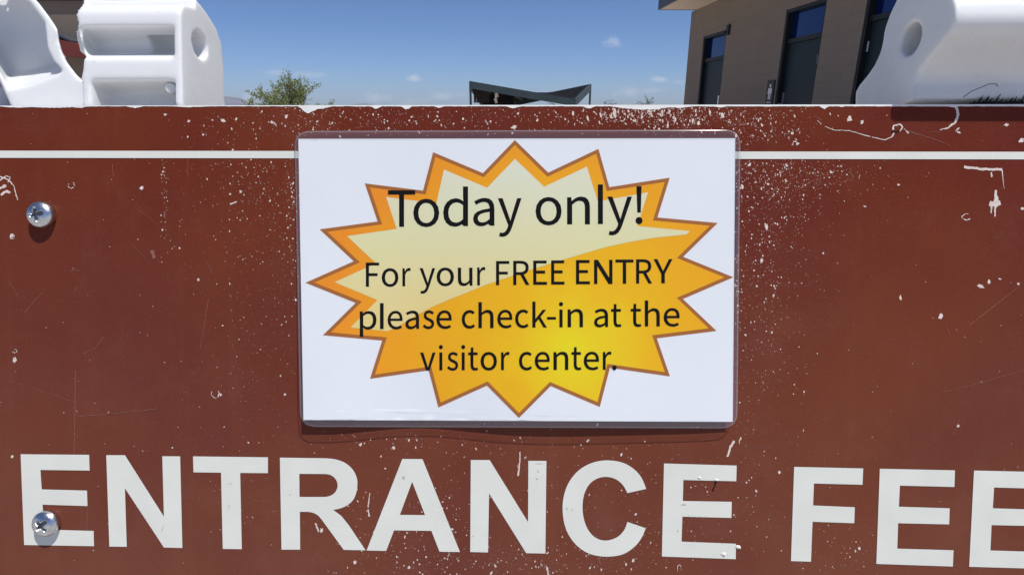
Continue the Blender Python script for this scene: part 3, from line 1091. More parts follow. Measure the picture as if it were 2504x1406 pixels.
WORDS = [
    [[conv([(177, 380), (757, 385), (761, 518), (345, 513), (356, 677), (739, 687), (743, 818), (363, 806), (376, 1016), (795, 1028), (798, 1157), (207, 1147)], *za)],
     [conv([(902, 388), (1060, 388), (1390, 908), (1376, 397), (1527, 398), (1546, 1172), (1390, 1168), (1060, 668), (1075, 1162), (928, 1160)], *za)],
     [conv([(1636, 398), (2270, 406), (2270, 540), (2035, 538), (2049, 1182), (1888, 1180), (1873, 536), (1640, 533)], *za)],
     [conv(sm(Rout, {1, 2, 3, 4, 5, 6, 7, 8, 9, 10, 16, 17, 18}), *zb), conv(sm(Rin, {1, 2, 3, 4, 5, 6}), *zb)],
     [conv([(1305, 270), (1492, 272), (1840, 1132), (1650, 1129), (1575, 936), (1228, 932), (1155, 1122), (974, 1118)], *zb), conv([(1396, 482), (1516, 790), (1282, 788)], *zb)],
     [[(1151.3, 1123.8), (1197.5, 1124), (1291.3, 1275.4), (1292, 1125.9), (1336.2, 1126), (1333.6, 1352.1), (1286.8, 1351.2), (1196, 1205.5), (1193.5, 1349.3), (1150, 1348.4)]],
     [conv(sm(Cc, set(range(0, 18)) | set(range(19, 33))), *zc)],
     [conv([(1422, 322), (2117, 342), (2113, 492), (1607, 480), (1602, 680), (2070, 688), (2067, 842), (1598, 830), (1590, 1068), (2110, 1088), (2108, 1236), (1402, 1210)], *zc)]],
    [[conv([(317, 352), (973, 367), (967, 522), (505, 510), (497, 718), (893, 735), (888, 887), (492, 873), (477, 1252), (287, 1246)], *zd)],
     [conv(E3, *zd)], [conv(E4, *zd)]]]
for word in WORDS:
    bm = bmesh.new()
    for lt in word:
        merge(bm, fill([[pl(*q) for q in lp] for lp in lt], Z2))
    if word is WORDS[0]:
        # grime on the letters, and torn burrs that stand up and cast shadows
        def grime(px, py, rx, ry, a=0):
            pts = []
            for i in range(9):
                t_ = 6.283 * i / 9
                x, y = rx * math.cos(t_) * random.uniform(.7, 1.1), ry * math.sin(t_) * random.uniform(.6, 1.1)
                pts.append(pl(px + x * math.cos(a) - y * math.sin(a), py + x * math.sin(a) + y * math.cos(a)))
            f = bm.faces.new([bm.verts.new((*q, Z2 + .0001)) for q in pts]); f.normal_update()
            if f.normal.z < 0:
                f.normal_flip()
            f.material_index = 1
        for c_ in ((1318, 1133, 12, .9), (1315, 1152, 4, 1.5, .8), (1313, 1170, 5, 1.5, .7), (1671, 1233, 7, 2.5), (1386, 1243, 2, 4), (709, 1209, 2, 2), (987, 1167, 4, 5),
                   (1657, 1297, 1.5, 4), (560, 1238, 1, 9, .2), (398, 1292, 1, 9, .3), (1398, 1246, 1.5, 4), (1157, 1310, 1.5, 3), (564, 1182, 6, 1)):
            grime(*c_)
        for (px, py, s) in ((1709, 1167, 6), (1751, 1172, 7), (1768, 1353, 9), (1804, 1336, 9), (1684, 1256, 3.5), (1496, 1134, 3), (1073, 1250, 3)):
            q0 = pl(px, py)
            r = s * .0003
            ring = [bm.verts.new((q0[0] + r * math.cos(a) * random.uniform(.8, 1.4), q0[1] + r * math.sin(a) * random.uniform(.6, 1.1), Z2 + .0001)) for a in [i * .785 for i in range(8)]]
            tip = bm.verts.new((q0[0] + r * .7, q0[1] - r * .2, r * .8))
            for i in range(8):
                f = bm.faces.new((ring[i], ring[(i + 1) % 8], tip))
    link('lettering', mesh_of(bm), [M['letter'], M['smudge']], panel)
bm = bmesh.new()


# --- screws
def screw(px, py, rot):
    r, n, rings = 0.0132, 112, 44
    q0 = pl(px, py)
    bm = bmesh.new()
    prof_ = [(.93, 0.0002), (.94, .0020), (1.0, .0030), (1.0, .0054)]
    cen = None
    allr = []
    for (k, z) in prof_:
        allr.append([(k * r, a, z) for a in [2 * math.pi * i / n for i in range(n)]])
    for j in range(rings):
        k = 1 - (j + .5) / rings
        kk = k * .985
        z = .0054 + .0066 * math.sqrt(max(0, 1 - kk ** 2.2))
        row = []
        for i in range(n):
            a = 2 * math.pi * i / n
            x, y = kk * math.cos(a - rot), kk * math.sin(a - rot)
            dz = 0
            for (p_, q_) in ((abs(x), abs(y)), (abs(y), abs(x))):
                lim = .10
                if q_ < .58 and p_ < lim + .05:
                    dz = max(dz, .0042 * min(1, (lim + .05 - p_) / .05) * min(1, (.58 - q_) / .22))
            row.append((kk * r, a, z - dz))
        allr.append(row)
    rowsv = [[bm.verts.new((q0[0] + p_ * math.cos(a), q0[1] + p_ * math.sin(a), z)) for (p_, a, z) in row] for row in allr]
    for j in range(len(rowsv) - 1):
        for i in range(n):
            bm.faces.new((rowsv[j][i], rowsv[j][(i + 1) % n], rowsv[j + 1][(i + 1) % n], rowsv[j + 1][i]))
    bm.faces.new(rowsv[-1]).material_index = 1
    for f in bm.faces:
        c = f.calc_center_median()
        kk = math.hypot(c.x - q0[0], c.y - q0[1]) / r
        if kk < .6 and c.z < .0054 + .0066 * math.sqrt(max(0, 1 - kk ** 2.2)) - .0024:
            f.material_index = 1
    bmesh.ops.remove_doubles(bm, verts=bm.verts, dist=1e-6)
    return link('screw', mesh_of(bm, True), [M['steel'], M['recess']], bar, TOB)


screw(110, 526, .2)
screw(122, 1274, .75)


# --- moulded white plastic tops
def voxel(bms, cuts, size, iters, wfun=None):
    """union of closed pieces, minus cuts, remeshed and relaxed into one moulded skin; returns a mesh"""
    dgo = []

    def tmp(bm):
        me = bpy.data.meshes.new('t'); bmesh.ops.triangulate(bm, faces=bm.faces, ngon_method='EAR_CLIP'); bmesh.ops.recalc_face_normals(bm, faces=bm.faces); bm.to_mesh(me); bm.free()
        o = bpy.data.objects.new('t', me); COL.objects.link(o); dgo.append(o)
        return o
    base = tmp(bms)
    if cuts:
        md = base.modifiers.new('r', 'REMESH'); md.mode = 'VOXEL'; md.voxel_size = size
    for c in cuts:
        k = tmp(c)
        k.hide_render = True
        md = base.modifiers.new('b', 'BOOLEAN'); md.operation = 'DIFFERENCE'; md.solver = 'EXACT'; md.object = k
    md = base.modifiers.new('r', 'REMESH'); md.mode = 'VOXEL'; md.voxel_size = size
    dg = bpy.context.evaluated_depsgraph_get()
    me = bpy.data.meshes.new_from_object(base.evaluated_get(dg))
    for o in dgo:
        d = o.data
        bpy.data.objects.remove(o)
        bpy.data.meshes.remove(d)
    nv = len(me.vertices)
    co_ = np.empty(nv * 3); me.vertices.foreach_get('co', co_); co_ = co_.reshape(-1, 3)
    ed = np.empty(len(me.edges) * 2, dtype=np.int64); me.edges.foreach_get('vertices', ed); ed = ed.reshape(-1, 2)
    deg = np.bincount(ed.ravel(), minlength=nv)[:, None].clip(1)
    wt = np.ones((nv, 1)) if wfun is None else wfun(co_)[:, None]
    for it in range(iters):
        acc = np.zeros_like(co_)
        for d in range(3):
            acc[:, d] = np.bincount(ed[:, 0], co_[ed[:, 1], d], nv) + np.bincount(ed[:, 1], co_[ed[:, 0], d], nv)
        k = 0.55 if it % 2 == 0 else -0.15
        co_ = co_ + (acc / deg - co_) * k * wt
    me.vertices.foreach_set('co', co_.ravel())
    me.update()
    me.polygons.foreach_set('use_smooth', [True] * len(me.polygons))
    return me


def sweep(profile, u0, u1, jag=None):
    """closed (v, w) profile extruded from u0 to u1; jag(v, w) shifts the u0 end"""
    bm = bmesh.new()
    prism(bm, [(u0 + (jag(v, w) if jag else 0), v, w) for v, w in profile], [(u1, v, w) for v, w in profile])
    return bm


def dense(pts, step=.004):
    out = []
    n = len(pts)
    for i in range(n):
        a, b_ = Vector(pts[i]), Vector(pts[(i + 1) % n])
        k = max(1, int((b_ - a).length / step))
        out += [tuple(a.lerp(b_, j / k)) for j in range(k)]
    return out


def cyl_u(u0, u1, v, w, r, n=40):
    bm = bmesh.new()
    tube(bm, (u0, v, w), (u1, v, w), r, r, n)
    return bm


def boxbm(u0, u1, v0, v1, w0, w1):
    bm = bmesh.new()
    box(bm, u0, u1, v0, v1, w0, w1)
    return bm


VX = 0.0018
# left leg top: torn along its left end
uA = pl(443, 130, -.014)[0]
wf = -.0135
fv = lambda y: pl(440, y, wf)[1]
back_ = [on_u(x, y, uA) for x, y in ((478, -3), (492, 12), (508, 34), (530, 70), (544, 110), (549, 170), (552, 262), (554, 330))]
profA = [(fv(330), wf - .02), (fv(262), wf - .001), (fv(190), wf), (fv(150), wf), (fv(60), wf), (fv(30), wf), (fv(6), wf - .006), (fv(-3), wf - .014), (fv(-8), wf - .026)] + back_
TORN = [(-20, 205), (0, 198), (12, 193), (28, 183), (50, 181), (68, 186), (85, 192), (105, 199), (122, 206), (140, 207), (160, 203), (175, 199), (186, 190), (198, 200), (230, 200), (330, 200)]


def tornx(y):
    for i in range(len(TORN) - 1):
        if TORN[i][0] <= y <= TORN[i + 1][0]:
            f = (y - TORN[i][0]) / (TORN[i + 1][0] - TORN[i][0])
            return TORN[i][1] + f * (TORN[i + 1][1] - TORN[i][1])
    return 200


fvtab = [(fv(y), y) for y in range(-20, 331, 2)]


def jagA(v, w):
    y = min(fvtab, key=lambda q: abs(q[0] - v))[1]
    k = pl(tornx(y), y, max(w, -.052))[0] - (-.50)
    return k + .0028 * noise.noise(Vector((v * 260, w * 200, 0))) + .0034 * noise.noise(Vector((v * 620, w * 500, 3))) + max(0, (-w - .055)) * .3


g0, g1 = fv(63), fv(132)
grv = [(g1 - .005, wf), (g1 + .000, wf - .006), (g1 + .005, wf - .018), (g1 + .011, wf - .027), ((g0 + g1) / 2, wf - .032), (g0 - .004, wf - .028), (g0 - .001, wf - .018), (g0, wf)]
pkt = [(fv(330), -.046), (fv(199), -.046), (fv(197), wf - .004), (fv(194), wf)]
up_ = [q for q in profA[5:]]
profG = profA[:4] + grv + up_                      # with the groove
profP = pkt + [(fv(150), wf)] + grv + up_          # with the groove and the lower pocket
up0, up1 = pl(222, 230, wf)[0], pl(428, 230, wf)[0]
bodyA = sweep(dense(profG), -.50, up0, jagA)
merge(bodyA, sweep(dense(profP), up0 - .0005, up1))
merge(bodyA, sweep(dense(profA), up1 - .0005, uA))
hvA = on_u(490, 111, uA)
cutA3 = cyl_u(uA - .05, uA + .02, hvA[0], hvA[1], .0142)
legA_me = voxel(bodyA, [cutA3], VX, 9, lambda c: np.clip((c[:, 0] + .455) / .030 * .95 + .05, .04, 1))
legA = link('leg_top', legA_me, M['plastic'], bar, TOB)
legA['label'] = 'white moulded leg top with torn left end and a round hole in its cheek'
# small moulded peg in the lower pocket
bm = bmesh.new()
qa = pl(417, 216, -.020); qb = pl(424, 214, -.058)
tube(bm, (qa[0], qa[1], -.020), (qb[0], qb[1], -.066), .0050, .0056, 24)
bmesh.ops.bevel(bm, geom=[e for e in bm.edges if e.calc_length() < .0014], offset=.0006, segments=2, affect='EDGES')
link('peg', mesh_of(bm), M['plastic'], legA)

# far-left shell: broken open hollow piece
OUT = [(75, -14), (100, 14), (125, 48), (141, 72), (144, 100), (150, 124), (163, 152), (190, 187), (212, 205), (212, 320), (60, 320), (28, 262), (-12, 170), (-75, 20), (-70, -60), (40, -60)]
INN = [(72, -2), (98, 22), (131, 66), (135, 98), (138, 132), (153, 164), (176, 188), (160, 198), (125, 212), (85, 226), (44, 236), (4, 152), (-52, 40), (-46, -36), (36, -36)]
w0, w1 = -.016, -.085
bm = bmesh.new()
def densep(P, k=4):
    return sum([between(P[i], P[(i + 1) % len(P)], k) for i in range(len(P))], [])


OD = densep(OUT)
prism(bm, [(*pl(x, y, w0), w0) for x, y in OD], [(*pl(x - (1 if y < 200 else 0), y + 2, w1), w1) for x, y in OD])
cb_ = bmesh.new()
prism(cb_, [(*pl(x, y, w0), w0 + .01) for x, y in INN], [(*pl(x - 2, (112 + (y - 112) * .72 - 8) if y > 112 else y - 8, w1), w1 + .012) for x, y in INN])
shell = link('leg_shell', voxel(bm, [cb_], .0018, 5), M['plastic'], bar, TOB)
shell['label'] = 'broken hollow white plastic shell open towards the viewer at far left'
bm = bmesh.new()
qa, qb = pl(-260, 214, -.05), pl(34, 320, -.05)
box(bm, qa[0], qb[0], qb[1], qa[1], -.10, -.045)
link('leg_shell', voxel(bm, [], .003, 6), M['plastic'], bar, TOB)
# floor strip that ties the shell to the torn leg
bm = bmesh.new()

# right leg top: leans out over the board
uC = pl(2240, 250, -.004)[0]
fr = [on_u(x, y, uC) for x, y in ((2236, 330), (2236, 246), (2236, 205), (2243, 178), (2268, 146), (2296, 112), (2318, 84), (2330, 62), (2336, 38), (2334, 10), (2322, -22), (2296, -50))]
bk = [on_u(x, y, uC) for x, y in ((2240, -64), (2200, -18), (2176, 30), (2161, 72), (2155, 112), (2150, 130), (2136, 160), (2118, 186), (2100, 207), (2090, 226), (2090, 262), (2092, 330))]
fr[0] = (fr[0][0], -.034); fr[1] = (fr[1][0], -.034)
fr.insert(2, (on_u(2236, 243, uC)[0], -.006))
fr = [(v, min(w, .06)) for v, w in fr]
bodyC = sweep(dense(fr + bk), uC, uC + .22)
hvC = on_u(2226, 96, uC)
cutC = cyl_u(uC - .02, uC + .04, hvC[0], hvC[1], .0150)
print('C front', [(round(v, 3), round(w, 3)) for v, w in fr]); print('C back', [(round(v, 3), round(w, 3)) for v, w in bk]); print('uA', uA, 'uC', uC)
# foot of the front face is undercut so a dark gap stays above the board
legC = link('leg_top', voxel(bodyC, [cutC], VX, 10), M['plastic'], bar, TOB)
legC['label'] = 'intact white moulded leg top leaning out over the board'
bm = bmesh.new()
M['debris'] = mat('dry_dark_fibres', (0.03, 0.03, 0.035), 0.9, 0.1, var=.2, vscale=300)
for i in range(150):
    x = random.choice((random.gauss(2400, 22), random.gauss(2450, 20), random.gauss(2497, 10), random.uniform(2360, 2520)))
    a = pl(x, 258, -.006)
    h = random.uniform(4, 13) * (1 if random.random() < .85 else 2.2)
    b_ = pl(x + random.uniform(4, 26), 258 - h, -.004)
    tube(bm, (a[0], a[1], -.006), (b_[0], b_[1], -.004 + random.uniform(-.002, .002)), .0010, .0003, 4, False)
pts = [(2356, 238), (2375, 224), (2400, 214), (2418, 206), (2436, 206), (2440, 212)]
P3 = [(*pl(x, y, .010), .010) for x, y in pts]
for i in range(len(P3) - 1):
    tube(bm, P3[i], P3[i + 1], .00035, .00035, 5, False)
link('fibres', mesh_of(bm), M['debris'], legC)

# legs down to the ground, front pair behind the board and rear pair spread behind
def post(u, spread):
    top = TOB @ Vector((u, VTOP - .015, -.040 if spread == 0 else -.075))
    if spread == 0:
        d = (TOB.to_3x3() @ Vector((0, -1, 0)))
    else:
        d = Vector((0, math.sin(spread), -math.cos(spread)))
    k = top.z / -d.z
    foot = top + d * k
    side = Vector((.055, 0, 0))
    dep = Vector((0, .02, 0))
    bm = bmesh.new()
    A = [top + side + dep, top - side + dep, top - side - dep, top + side - dep]
    B = [foot + side + dep, foot - side + dep, foot - side - dep, foot + side - dep]
    prism(bm, A, B)
    link('leg', mesh_of(bm), M['plastic'], bar)


for uu in (uA - .07, uC + .09):
    post(uu, 0)
    post(uu, math.radians(24))

# outlines of the characters printed on the notice
GLYPHS = {
'T': [[(354,0),(485,0),(485,917),(796,917),(796,1027),(43,1027),(43,917),(354,917)]],
'o': [[(424,-18),(558,8),(670,86),(747,211),(776,380),(747,549),(670,675),(558,753),(424,780),(291,753),(179,675),(102,549),(73,380),(102,211),(179,86),(291,8)],[(424,88),(334,109),(265,168),(220,260),(204,380),(220,499),(265,592),(334,651),(424,672),(514,651),(584,592),(630,499),(646,380),(630,260),(584,168),(514,109)]],
'd': [[(388,-18),(454,-10),(516,14),(571,48),(619,90),(623,90),(634,0),(739,0),(739,1115),(611,1115),(611,822),(618,692),(568,729),(519,756),(465,774),(403,780),(279,752),(174,672),(101,546),(74,380),(96,210),(160,86),(259,8)],[(416,90),(327,109),(261,166),(220,258),(206,381),(223,500),(270,592),(340,651),(426,672),(472,668),(518,654),(564,629),(611,592),(611,193),(563,148),(516,115),(467,96)]],
'a': [[(304,-18),(373,-10),(438,14),(499,49),(556,91),(560,91),(571,0),(676,0),(676,468),(662,596),(615,695),(533,758),(413,780),(324,771),(244,747),(173,715),(115,681),(164,592),(213,622),(268,648),(328,667),(392,674),(469,657),(517,614),(542,553),(549,482),(340,445),(195,388),(110,307),(83,197),(99,106),(145,38),(216,-4)],[(340,85),(287,92),(245,113),(216,150),(206,206),(223,273),(281,327),(387,368),(549,396),(549,185),(495,142),(444,110),(393,92)]],
'y': [[(141,-328),(242,-307),(320,-252),(380,-168),(426,-64),(711,761),(587,761),(450,339),(388,123),(381,123),(305,339),(151,761),(18,761),(324,-1),(307,-59),(278,-124),(241,-176),(194,-210),(136,-223),(77,-210),(52,-312)]],
'n': [[(129,0),(258,0),(258,552),(311,602),(360,639),(410,661),(465,668),(530,656),(575,620),(601,557),(609,465),(609,0),(737,0),(737,482),(723,610),(680,703),(608,761),(504,780),(431,770),(365,742),(305,701),(249,650),(246,650),(234,761),(129,761)]],
'l': [[(263,-18),(338,-7),(319,91),(293,88),(258,143),(258,1115),(129,1115),(129,151),(136,79),(160,26),(202,-7)]],
'F': [[(141,0),(270,0),(270,461),(662,461),(662,570),(270,570),(270,917),(732,917),(732,1027),(141,1027)]],
'r': [[(129,0),(258,0),(258,489),(300,571),(348,625),(399,656),(448,665),(522,653),(546,763),(465,780),(403,769),(346,737),(294,687),(249,622),(246,622),(234,761),(129,761)]],
'u': [[(352,-18),(424,-8),(489,19),(548,63),(602,119),(606,119),(616,0),(723,0),(723,761),(595,761),(595,221),(543,163),(494,123),(444,100),(389,92),(324,104),(280,140),(255,203),(246,294),(246,761),(118,761),(118,279),(132,150),(174,57),(247,1)]],
'R': [[(270,539),(270,922),(443,922),(549,912),(628,881),(676,825),(692,739),(676,651),(628,589),(549,552),(443,539)],[(704,0),(850,0),(590,450),(684,486),(757,547),(804,631),(821,739),(794,874),(720,963),(606,1012),(462,1027),(141,1027),(141,0),(270,0),(270,436),(455,436)]],
'E': [[(141,0),(748,0),(748,111),(270,111),(270,485),(660,485),(660,595),(270,595),(270,917),(732,917),(732,1027),(141,1027)]],
'N': [[(141,0),(263,0),(263,539),(262,620),(258,701),(253,781),(248,860),(254,860),(364,648),(738,0),(871,0),(871,1027),(748,1027),(748,493),(750,412),(754,329),(760,247),(766,168),(759,168),(648,380),(273,1027),(141,1027)]],
'Y': [[(307,0),(436,0),(436,398),(745,1027),(611,1027),(479,737),(375,511),(370,511),(269,737),(136,1027),(-1,1027),(307,398)]],
'p': [[(129,-321),(258,-321),(258,-63),(254,70),(306,32),(359,4),(411,-12),(464,-18),(588,9),(694,89),(767,218),(794,392),(774,552),(716,674),(622,753),(492,780),(426,771),(363,748),(304,713),(249,672),(246,672),(234,761),(129,761)],[(443,90),(402,94),(356,107),(308,131),(258,168),(258,569),(311,613),(362,646),(412,666),(459,672),(552,652),(615,595),(650,506),(661,391),(645,265),(599,170),(530,110)]],
'e': [[(437,-18),(510,-12),(575,4),(634,28),(686,59),(641,144),(598,119),(553,100),(504,88),(451,84),(352,103),(274,156),(222,240),(199,350),(711,350),(717,423),(697,570),(638,683),(543,755),(413,780),(287,752),(178,673),(102,547),(73,380),(101,212),(179,87),(294,9)],[(197,441),(223,542),(272,616),(338,662),(416,678),(496,663),(555,617),(592,543),(605,441)]],
's': [[(328,-18),(446,0),(533,48),(586,120),(604,207),(583,298),(530,361),(455,405),(373,438),(311,462),(259,489),(222,524),(209,570),(217,613),(243,648),(287,672),(350,681),(398,675),(442,661),(483,640),(522,613),(584,693),(536,727),(480,755),(417,773),(349,780),(238,763),(155,717),(104,649),(87,564),(106,481),(158,420),(229,377),(308,345),(371,320),(426,290),(466,251),(482,200),(473,154),(445,116),(398,91),(332,81),(268,88),(210,106),(157,135),(106,172),(45,87),(104,45),(173,12),(248,-10)]],
'c': [[(429,-18),(496,-12),(560,7),(620,37),(675,77),(619,164),(581,134),(538,110),(491,94),(440,88),(344,109),(270,168),(222,260),(204,380),(222,499),(272,592),(348,651),(444,672),(486,667),(525,654),(562,633),(595,606),(660,690),(617,725),(566,753),(507,773),(438,780),(299,753),(182,675),(102,549),(73,380),(100,211),(175,86),(288,8)]],
'h': [[(129,0),(258,0),(258,552),(311,602),(360,639),(410,661),(465,668),(530,656),(575,620),(601,557),(609,465),(609,0),(737,0),(737,482),(723,610),(680,703),(608,761),(504,780),(431,770),(366,743),(306,702),(252,653),(258,810),(258,1115),(129,1115)]],
'-': [[(64,343),(423,343),(423,441),(64,441)]],
'k': [[(129,0),(255,0),(255,200),(398,367),(620,0),(759,0),(472,454),(725,761),(583,761),(261,360),(255,360),(255,1115),(129,1115)]],
'i': [[(129,0),(258,0),(258,761),(129,761)],[(193,917),(228,923),(255,941),(272,968),(279,1003),(272,1036),(255,1062),(228,1079),(193,1085),(159,1079),(132,1062),(115,1036),(109,1003),(115,968),(132,941),(159,923)]],
'!': [[(182,310),(270,310),(287,903),(290,1049),(161,1049),(164,903)],[(225,-18),(262,-11),(291,9),(311,39),(318,78),(311,119),(291,150),(262,169),(225,176),(190,169),(160,150),(140,119),(133,78),(140,39),(160,9),(190,-11)]],
't': [[(367,-18),(508,10),(483,106),(396,85),(341,95),(304,124),(285,169),(279,231),(279,657),(486,657),(486,761),(279,761),(279,975),(172,975),(158,761),(38,754),(38,657),(151,657),(151,235),(162,131),(199,51),(265,0)]],
'v': [[(293,0),(443,0),(711,761),(585,761),(441,328),(371,104),(364,104),(294,328),(151,761),(18,761)]],
'.': [[(195,-18),(230,-11),(260,9),(280,39),(287,78),(280,119),(260,150),(230,169),(195,176),(158,169),(129,150),(109,119),(102,78),(109,39),(129,9),(158,-11)]],
}
# ------------------------------------------------------------------ laminated notice
ntc = thing('laminated_notice', 'white laminated paper notice with yellow starburst about free entry, stuck on the brown board', 'notice', matrix=S)
PT = pl(1266, 322)[1]
PB = pl(1266, 1047, .008)[1]
WAVE = [(720, .0080), (800, .0092), (900, .0065), (1000, .0032), (1100, .0042), (1220, .0078), (1330, .0094), (1480, .0086), (1640, .0074), (1760, .0064), (1815, .0045)]
WU = [pl(x, 1046, w)[0] for x, w in WAVE]
WW = [w for _, w in WAVE]


def surf(u, v):
    h = (PT - v) / (PT - PB)
    h = max(0, min(1.02, h))
    base = float(np.interp(u, WU, WW))
    sm_ = sum(float(np.interp(u + k * .012, WU, WW)) for k in (-2, -1, 0, 1, 2)) / 5
    return .0016 + sm_ * h ** 1.7 + .0008 * math.sin(u * 14 + 1) * h * (1 - h)


def ps(px, py, lift=0.0):
    w = .004
    for _ in range(5):
        u, v = pl(px, py, w)
        w = surf(u, v) + lift
    return u, v


def art(loops, lift, maxlen=.012):
    return fill([[ps(x, y, lift) for x, y in lp] for lp in loops], lift, maxlen, surf)





# paper
c4 = [(729.5, 340), (1798, 338.5), (1792, 1031), (742, 1026.5)]
bm = art([sum([between(c4[i], c4[(i + 1) % 4], 24) for i in range(4)], [])], 0.0, .014)
paper = link('paper', mesh_of(bm, True), M['paper'], ntc)

# starburst
STAR = [(1259, 343), (1340.5, 422.5), (1463.4, 364.5), (1490, 458), (1637.8, 435), (1607.6, 532), (1755, 545.5), (1670.5, 628), (1793.5, 678), (1670, 731), (1752, 809), (1606, 827),
        (1638.4, 920), (1491.5, 899), (1466.7, 994.5), (1346.6, 943.5), (1269, 1021.5), (1190.7, 942.5), (1071.9, 996), (1048, 905.5), (904.6, 926), (934.5, 832.5), (789.6, 819.5),
        (869.7, 740.6), (747, 691.4), (865, 639), (781.7, 561), (923.4, 541.9), (892, 448.8), (1034.4, 466.5), (1059, 372.6), (1181, 423.8)]


def inset(P, d, lim=.25):
    n = len(P)
    out = []
    for i in range(n):
        a, b_, c = Vector(P[i - 1]), Vector(P[i]), Vector(P[(i + 1) % n])
        e1, e2 = (b_ - a).normalized(), (c - b_).normalized()
        n1, n2 = Vector((-e1.y, e1.x)), Vector((-e2.y, e2.x))
        m_ = (n1 + n2).normalized()
        out.append(tuple(b_ + m_ * (d / max(lim, m_.dot(n1)))))
    return out


CREAM = [(1259, 389), (1330.5, 457), (1435, 408), (1462, 493), (1584.5, 470.5), (1558.7, 553), (1686.7, 565), (1678, 573.7), (1601, 581.6), (1545, 591), (1487.6, 603), (1435, 618), (1385, 633), (1310, 656),
         (1237.6, 680), (1190, 696), (1148, 713), (1100, 732), (1058, 750), (1028, 766), (998.7, 783), (970, 800), (948, 810), (856.8, 801), (922.5, 733.8), (818, 690), (919, 644), (848.5, 577.5),
         (970, 560), (944, 482), (1067, 497.5), (1085.6, 415), (1191, 459.5)]
bm = bmesh.new()
merge(bm, art([STAR], .00012), 0)
merge(bm, art([inset(STAR, 8.5)], .00024), 1)
merge(bm, art([CREAM], .00036), 2)
link('starburst', mesh_of(bm, True), [M['outline'], M['burst'], M['cream']], paper)

# writing: glyph outlines fitted letter by letter
k1, k2 = 2504 / 780, 2504 / 840
LINES = [
    (880, 420, k1, [('T', 222, 433), ('o', 420, 622), ('d', 655, 848), ('a', 890, 1055), ('y', 1085, 1268), ('o', 1380, 1583), ('n', 1628, 1805), ('l', 1870, 1907), ('y', 1945, 2135), ('!', 2165, 2218)],
     (330, 432), (2190, 406), 284 / 1027),
    (880, 420, k1, [('F', 48, 150), ('o', 172, 302), ('r', 335, 398), ('y', 470, 590), ('o', 603, 738), ('u', 770, 883), ('r', 922, 985), ('F', 1070, 1172), ('R', 1205, 1330), ('E', 1362, 1468), ('E', 1503, 1605),
                    ('E', 1698, 1805), ('N', 1840, 1982), ('T', 2008, 2147), ('R', 2170, 2292), ('Y', 2308, 2453)], (65, 902), (2380, 874), 187 / 1027),
    (860, 720, k2, [('p', 60, 180), ('l', 207, 232), ('e', 262, 370), ('a', 392, 490), ('s', 520, 600), ('e', 618, 728), ('c', 803, 897), ('h', 925, 1033), ('e', 1062, 1170), ('c', 1192, 1288), ('k', 1318, 1422),
                    ('-', 1425, 1488), ('i', 1512, 1540), ('n', 1575, 1685), ('a', 1768, 1868), ('t', 1892, 1965), ('t', 2035, 2110), ('h', 2138, 2245), ('e', 2275, 2390)], (220, 251), (2240, 231), 172 / 1027),
    (860, 720, k2, [('v', 500, 610), ('i', 637, 663), ('s', 697, 775), ('i', 800, 826), ('t', 850, 920), ('o', 940, 1058), ('r', 1090, 1150), ('c', 1220, 1313), ('e', 1335, 1443), ('n', 1472, 1578), ('t', 1603, 1673),
                    ('e', 1692, 1802), ('r', 1832, 1893), ('.', 1900, 1930)], (560, 551), (1860, 547), 172 / 1027)]
GLYPHS['N'] = [[(0, 0), (122, 0), (122, 780), (585, 0), (732, 0), (732, 1027), (610, 1027), (610, 250), (147, 1027), (0, 1027)]]
GLYPHS['l'] = [[(129, 0), (258, 0), (258, 1115), (129, 1115)]]
for (ox, oy, kz, gl, b0, b1, ys_) in LINES:
    bm = bmesh.new()
    for (ch, xa, xb) in gl:
        lps = GLYPHS[ch]
        gx = [q[0] for lp in lps for q in lp]
        x0, x1 = min(gx), max(gx)
        xm = (xa + xb) / 2
        by = b0[1] + (b1[1] - b0[1]) * (xm - b0[0]) / (b1[0] - b0[0])
        cv_ = lambda q: (ox + (xa + (q[0] - x0) / (x1 - x0) * (xb - xa)) / kz, oy + (by - q[1] * ys_) / kz)
        LP = [[cv_(q) for q in lp] for lp in lps]
        LP = [inset([q for j, q in enumerate(lp) if (Vector(lp[j - 1]) - Vector(q)).length > .3], .38, .75) for lp in LP]
        if ch in 'i!':
            for lp in LP:
                merge(bm, art([lp], .00050))
        else:
            merge(bm, art(LP, .00050))
    link('lettering', mesh_of(bm, True), M['ink'], paper)

# clear laminate pouch with rounded corners and a heat-sealed rim
PC = [(719.5, 321), (1811, 317.5), (1803, 1047.5), (734, 1043.5)]


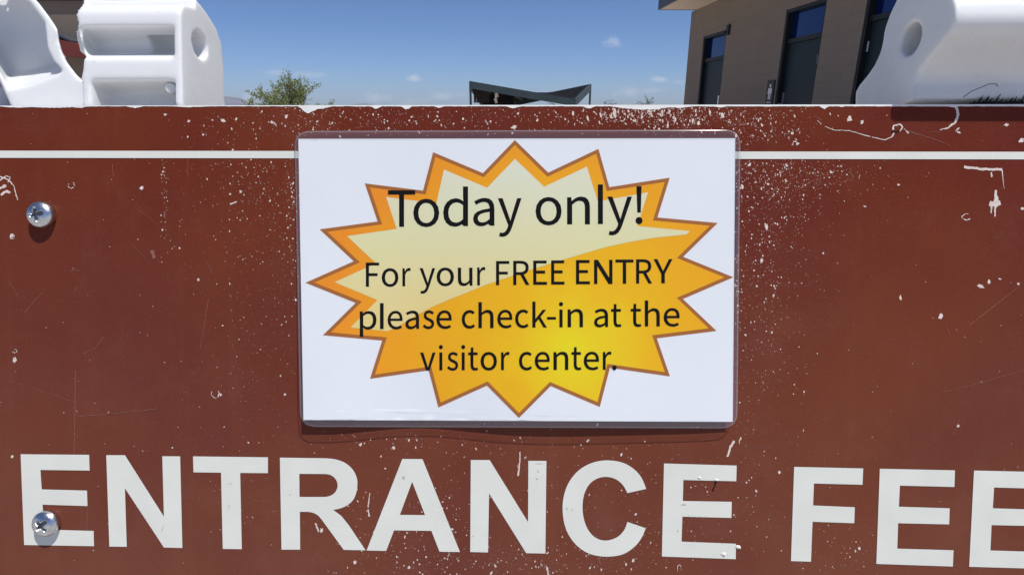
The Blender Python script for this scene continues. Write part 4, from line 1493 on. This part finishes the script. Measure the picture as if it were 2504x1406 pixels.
def rounded(P, r, n=7):
    out = []
    for i in range(4):
        a, b_, c = Vector(P[i - 1]), Vector(P[i]), Vector(P[(i + 1) % 4])
        s, e = b_ + (a - b_).normalized() * r, b_ + (c - b_).normalized() * r
        arc = [tuple(s.lerp(b_, t_).lerp(b_.lerp(e, t_), t_)) for t_ in [j / n for j in range(n + 1)]]
        out += arc
        nx = Vector(P[(i + 1) % 4]) + (b_ - c).normalized() * r
        out += between(tuple(e), tuple(nx), 24)[1:]
    return out


def poly_in(P, d):
    return inset(P, d)


ro = rounded(PC, 40)
ri = inset(ro, 3.2)
lift = .0008
bm = bmesh.new()
pm = sum([between(c4[i], c4[(i + 1) % 4], 24) for i in range(4)], [])
merge(bm, art([pm], lift, .014), 0)
merge(bm, art([ri, pm], lift, .014), 2)
rm = bmesh.new()
n_ = len(ro)
va = [rm.verts.new((*q, surf(*q) + lift)) for q in [ps(x, y, lift) for x, y in ro]]
vb = [rm.verts.new((*q, surf(*q) + lift)) for q in [ps(x, y, lift) for x, y in ri]]
vc = [rm.verts.new((v_.co.x, v_.co.y, v_.co.z - .0007)) for v_ in va]
for i in range(n_):
    rm.faces.new((va[i], va[(i + 1) % n_], vb[(i + 1) % n_], vb[i]))
    rm.faces.new((vc[i], vc[(i + 1) % n_], va[(i + 1) % n_], va[i]))
merge(bm, rm, 1)
link('laminate_film', mesh_of(bm, True), [M['film'], M['film_rim'], M['film_margin']], ntc)

# ------------------------------------------------------------------ thin desert haze round everything below the sky
hz = bpy.data.materials.new('thin_haze')
hz.use_nodes = True
t = hz.node_tree
t.nodes.remove(t.nodes['Principled BSDF'])
pv = t.nodes.new('ShaderNodeVolumePrincipled')
pv.inputs['Color'].default_value = (0.80, 0.87, 1.0, 1)
pv.inputs['Density'].default_value = 0.00005
pv.inputs['Anisotropy'].default_value = 0.0
t.links.new(pv.outputs[0], t.nodes['Material Output'].inputs['Volume'])
bm = bmesh.new()
box(bm, -9500, 9500, -3500, 9500, -4.0, 220)
o = link('haze', mesh_of(bm), hz)
o['kind'] = 'stuff'
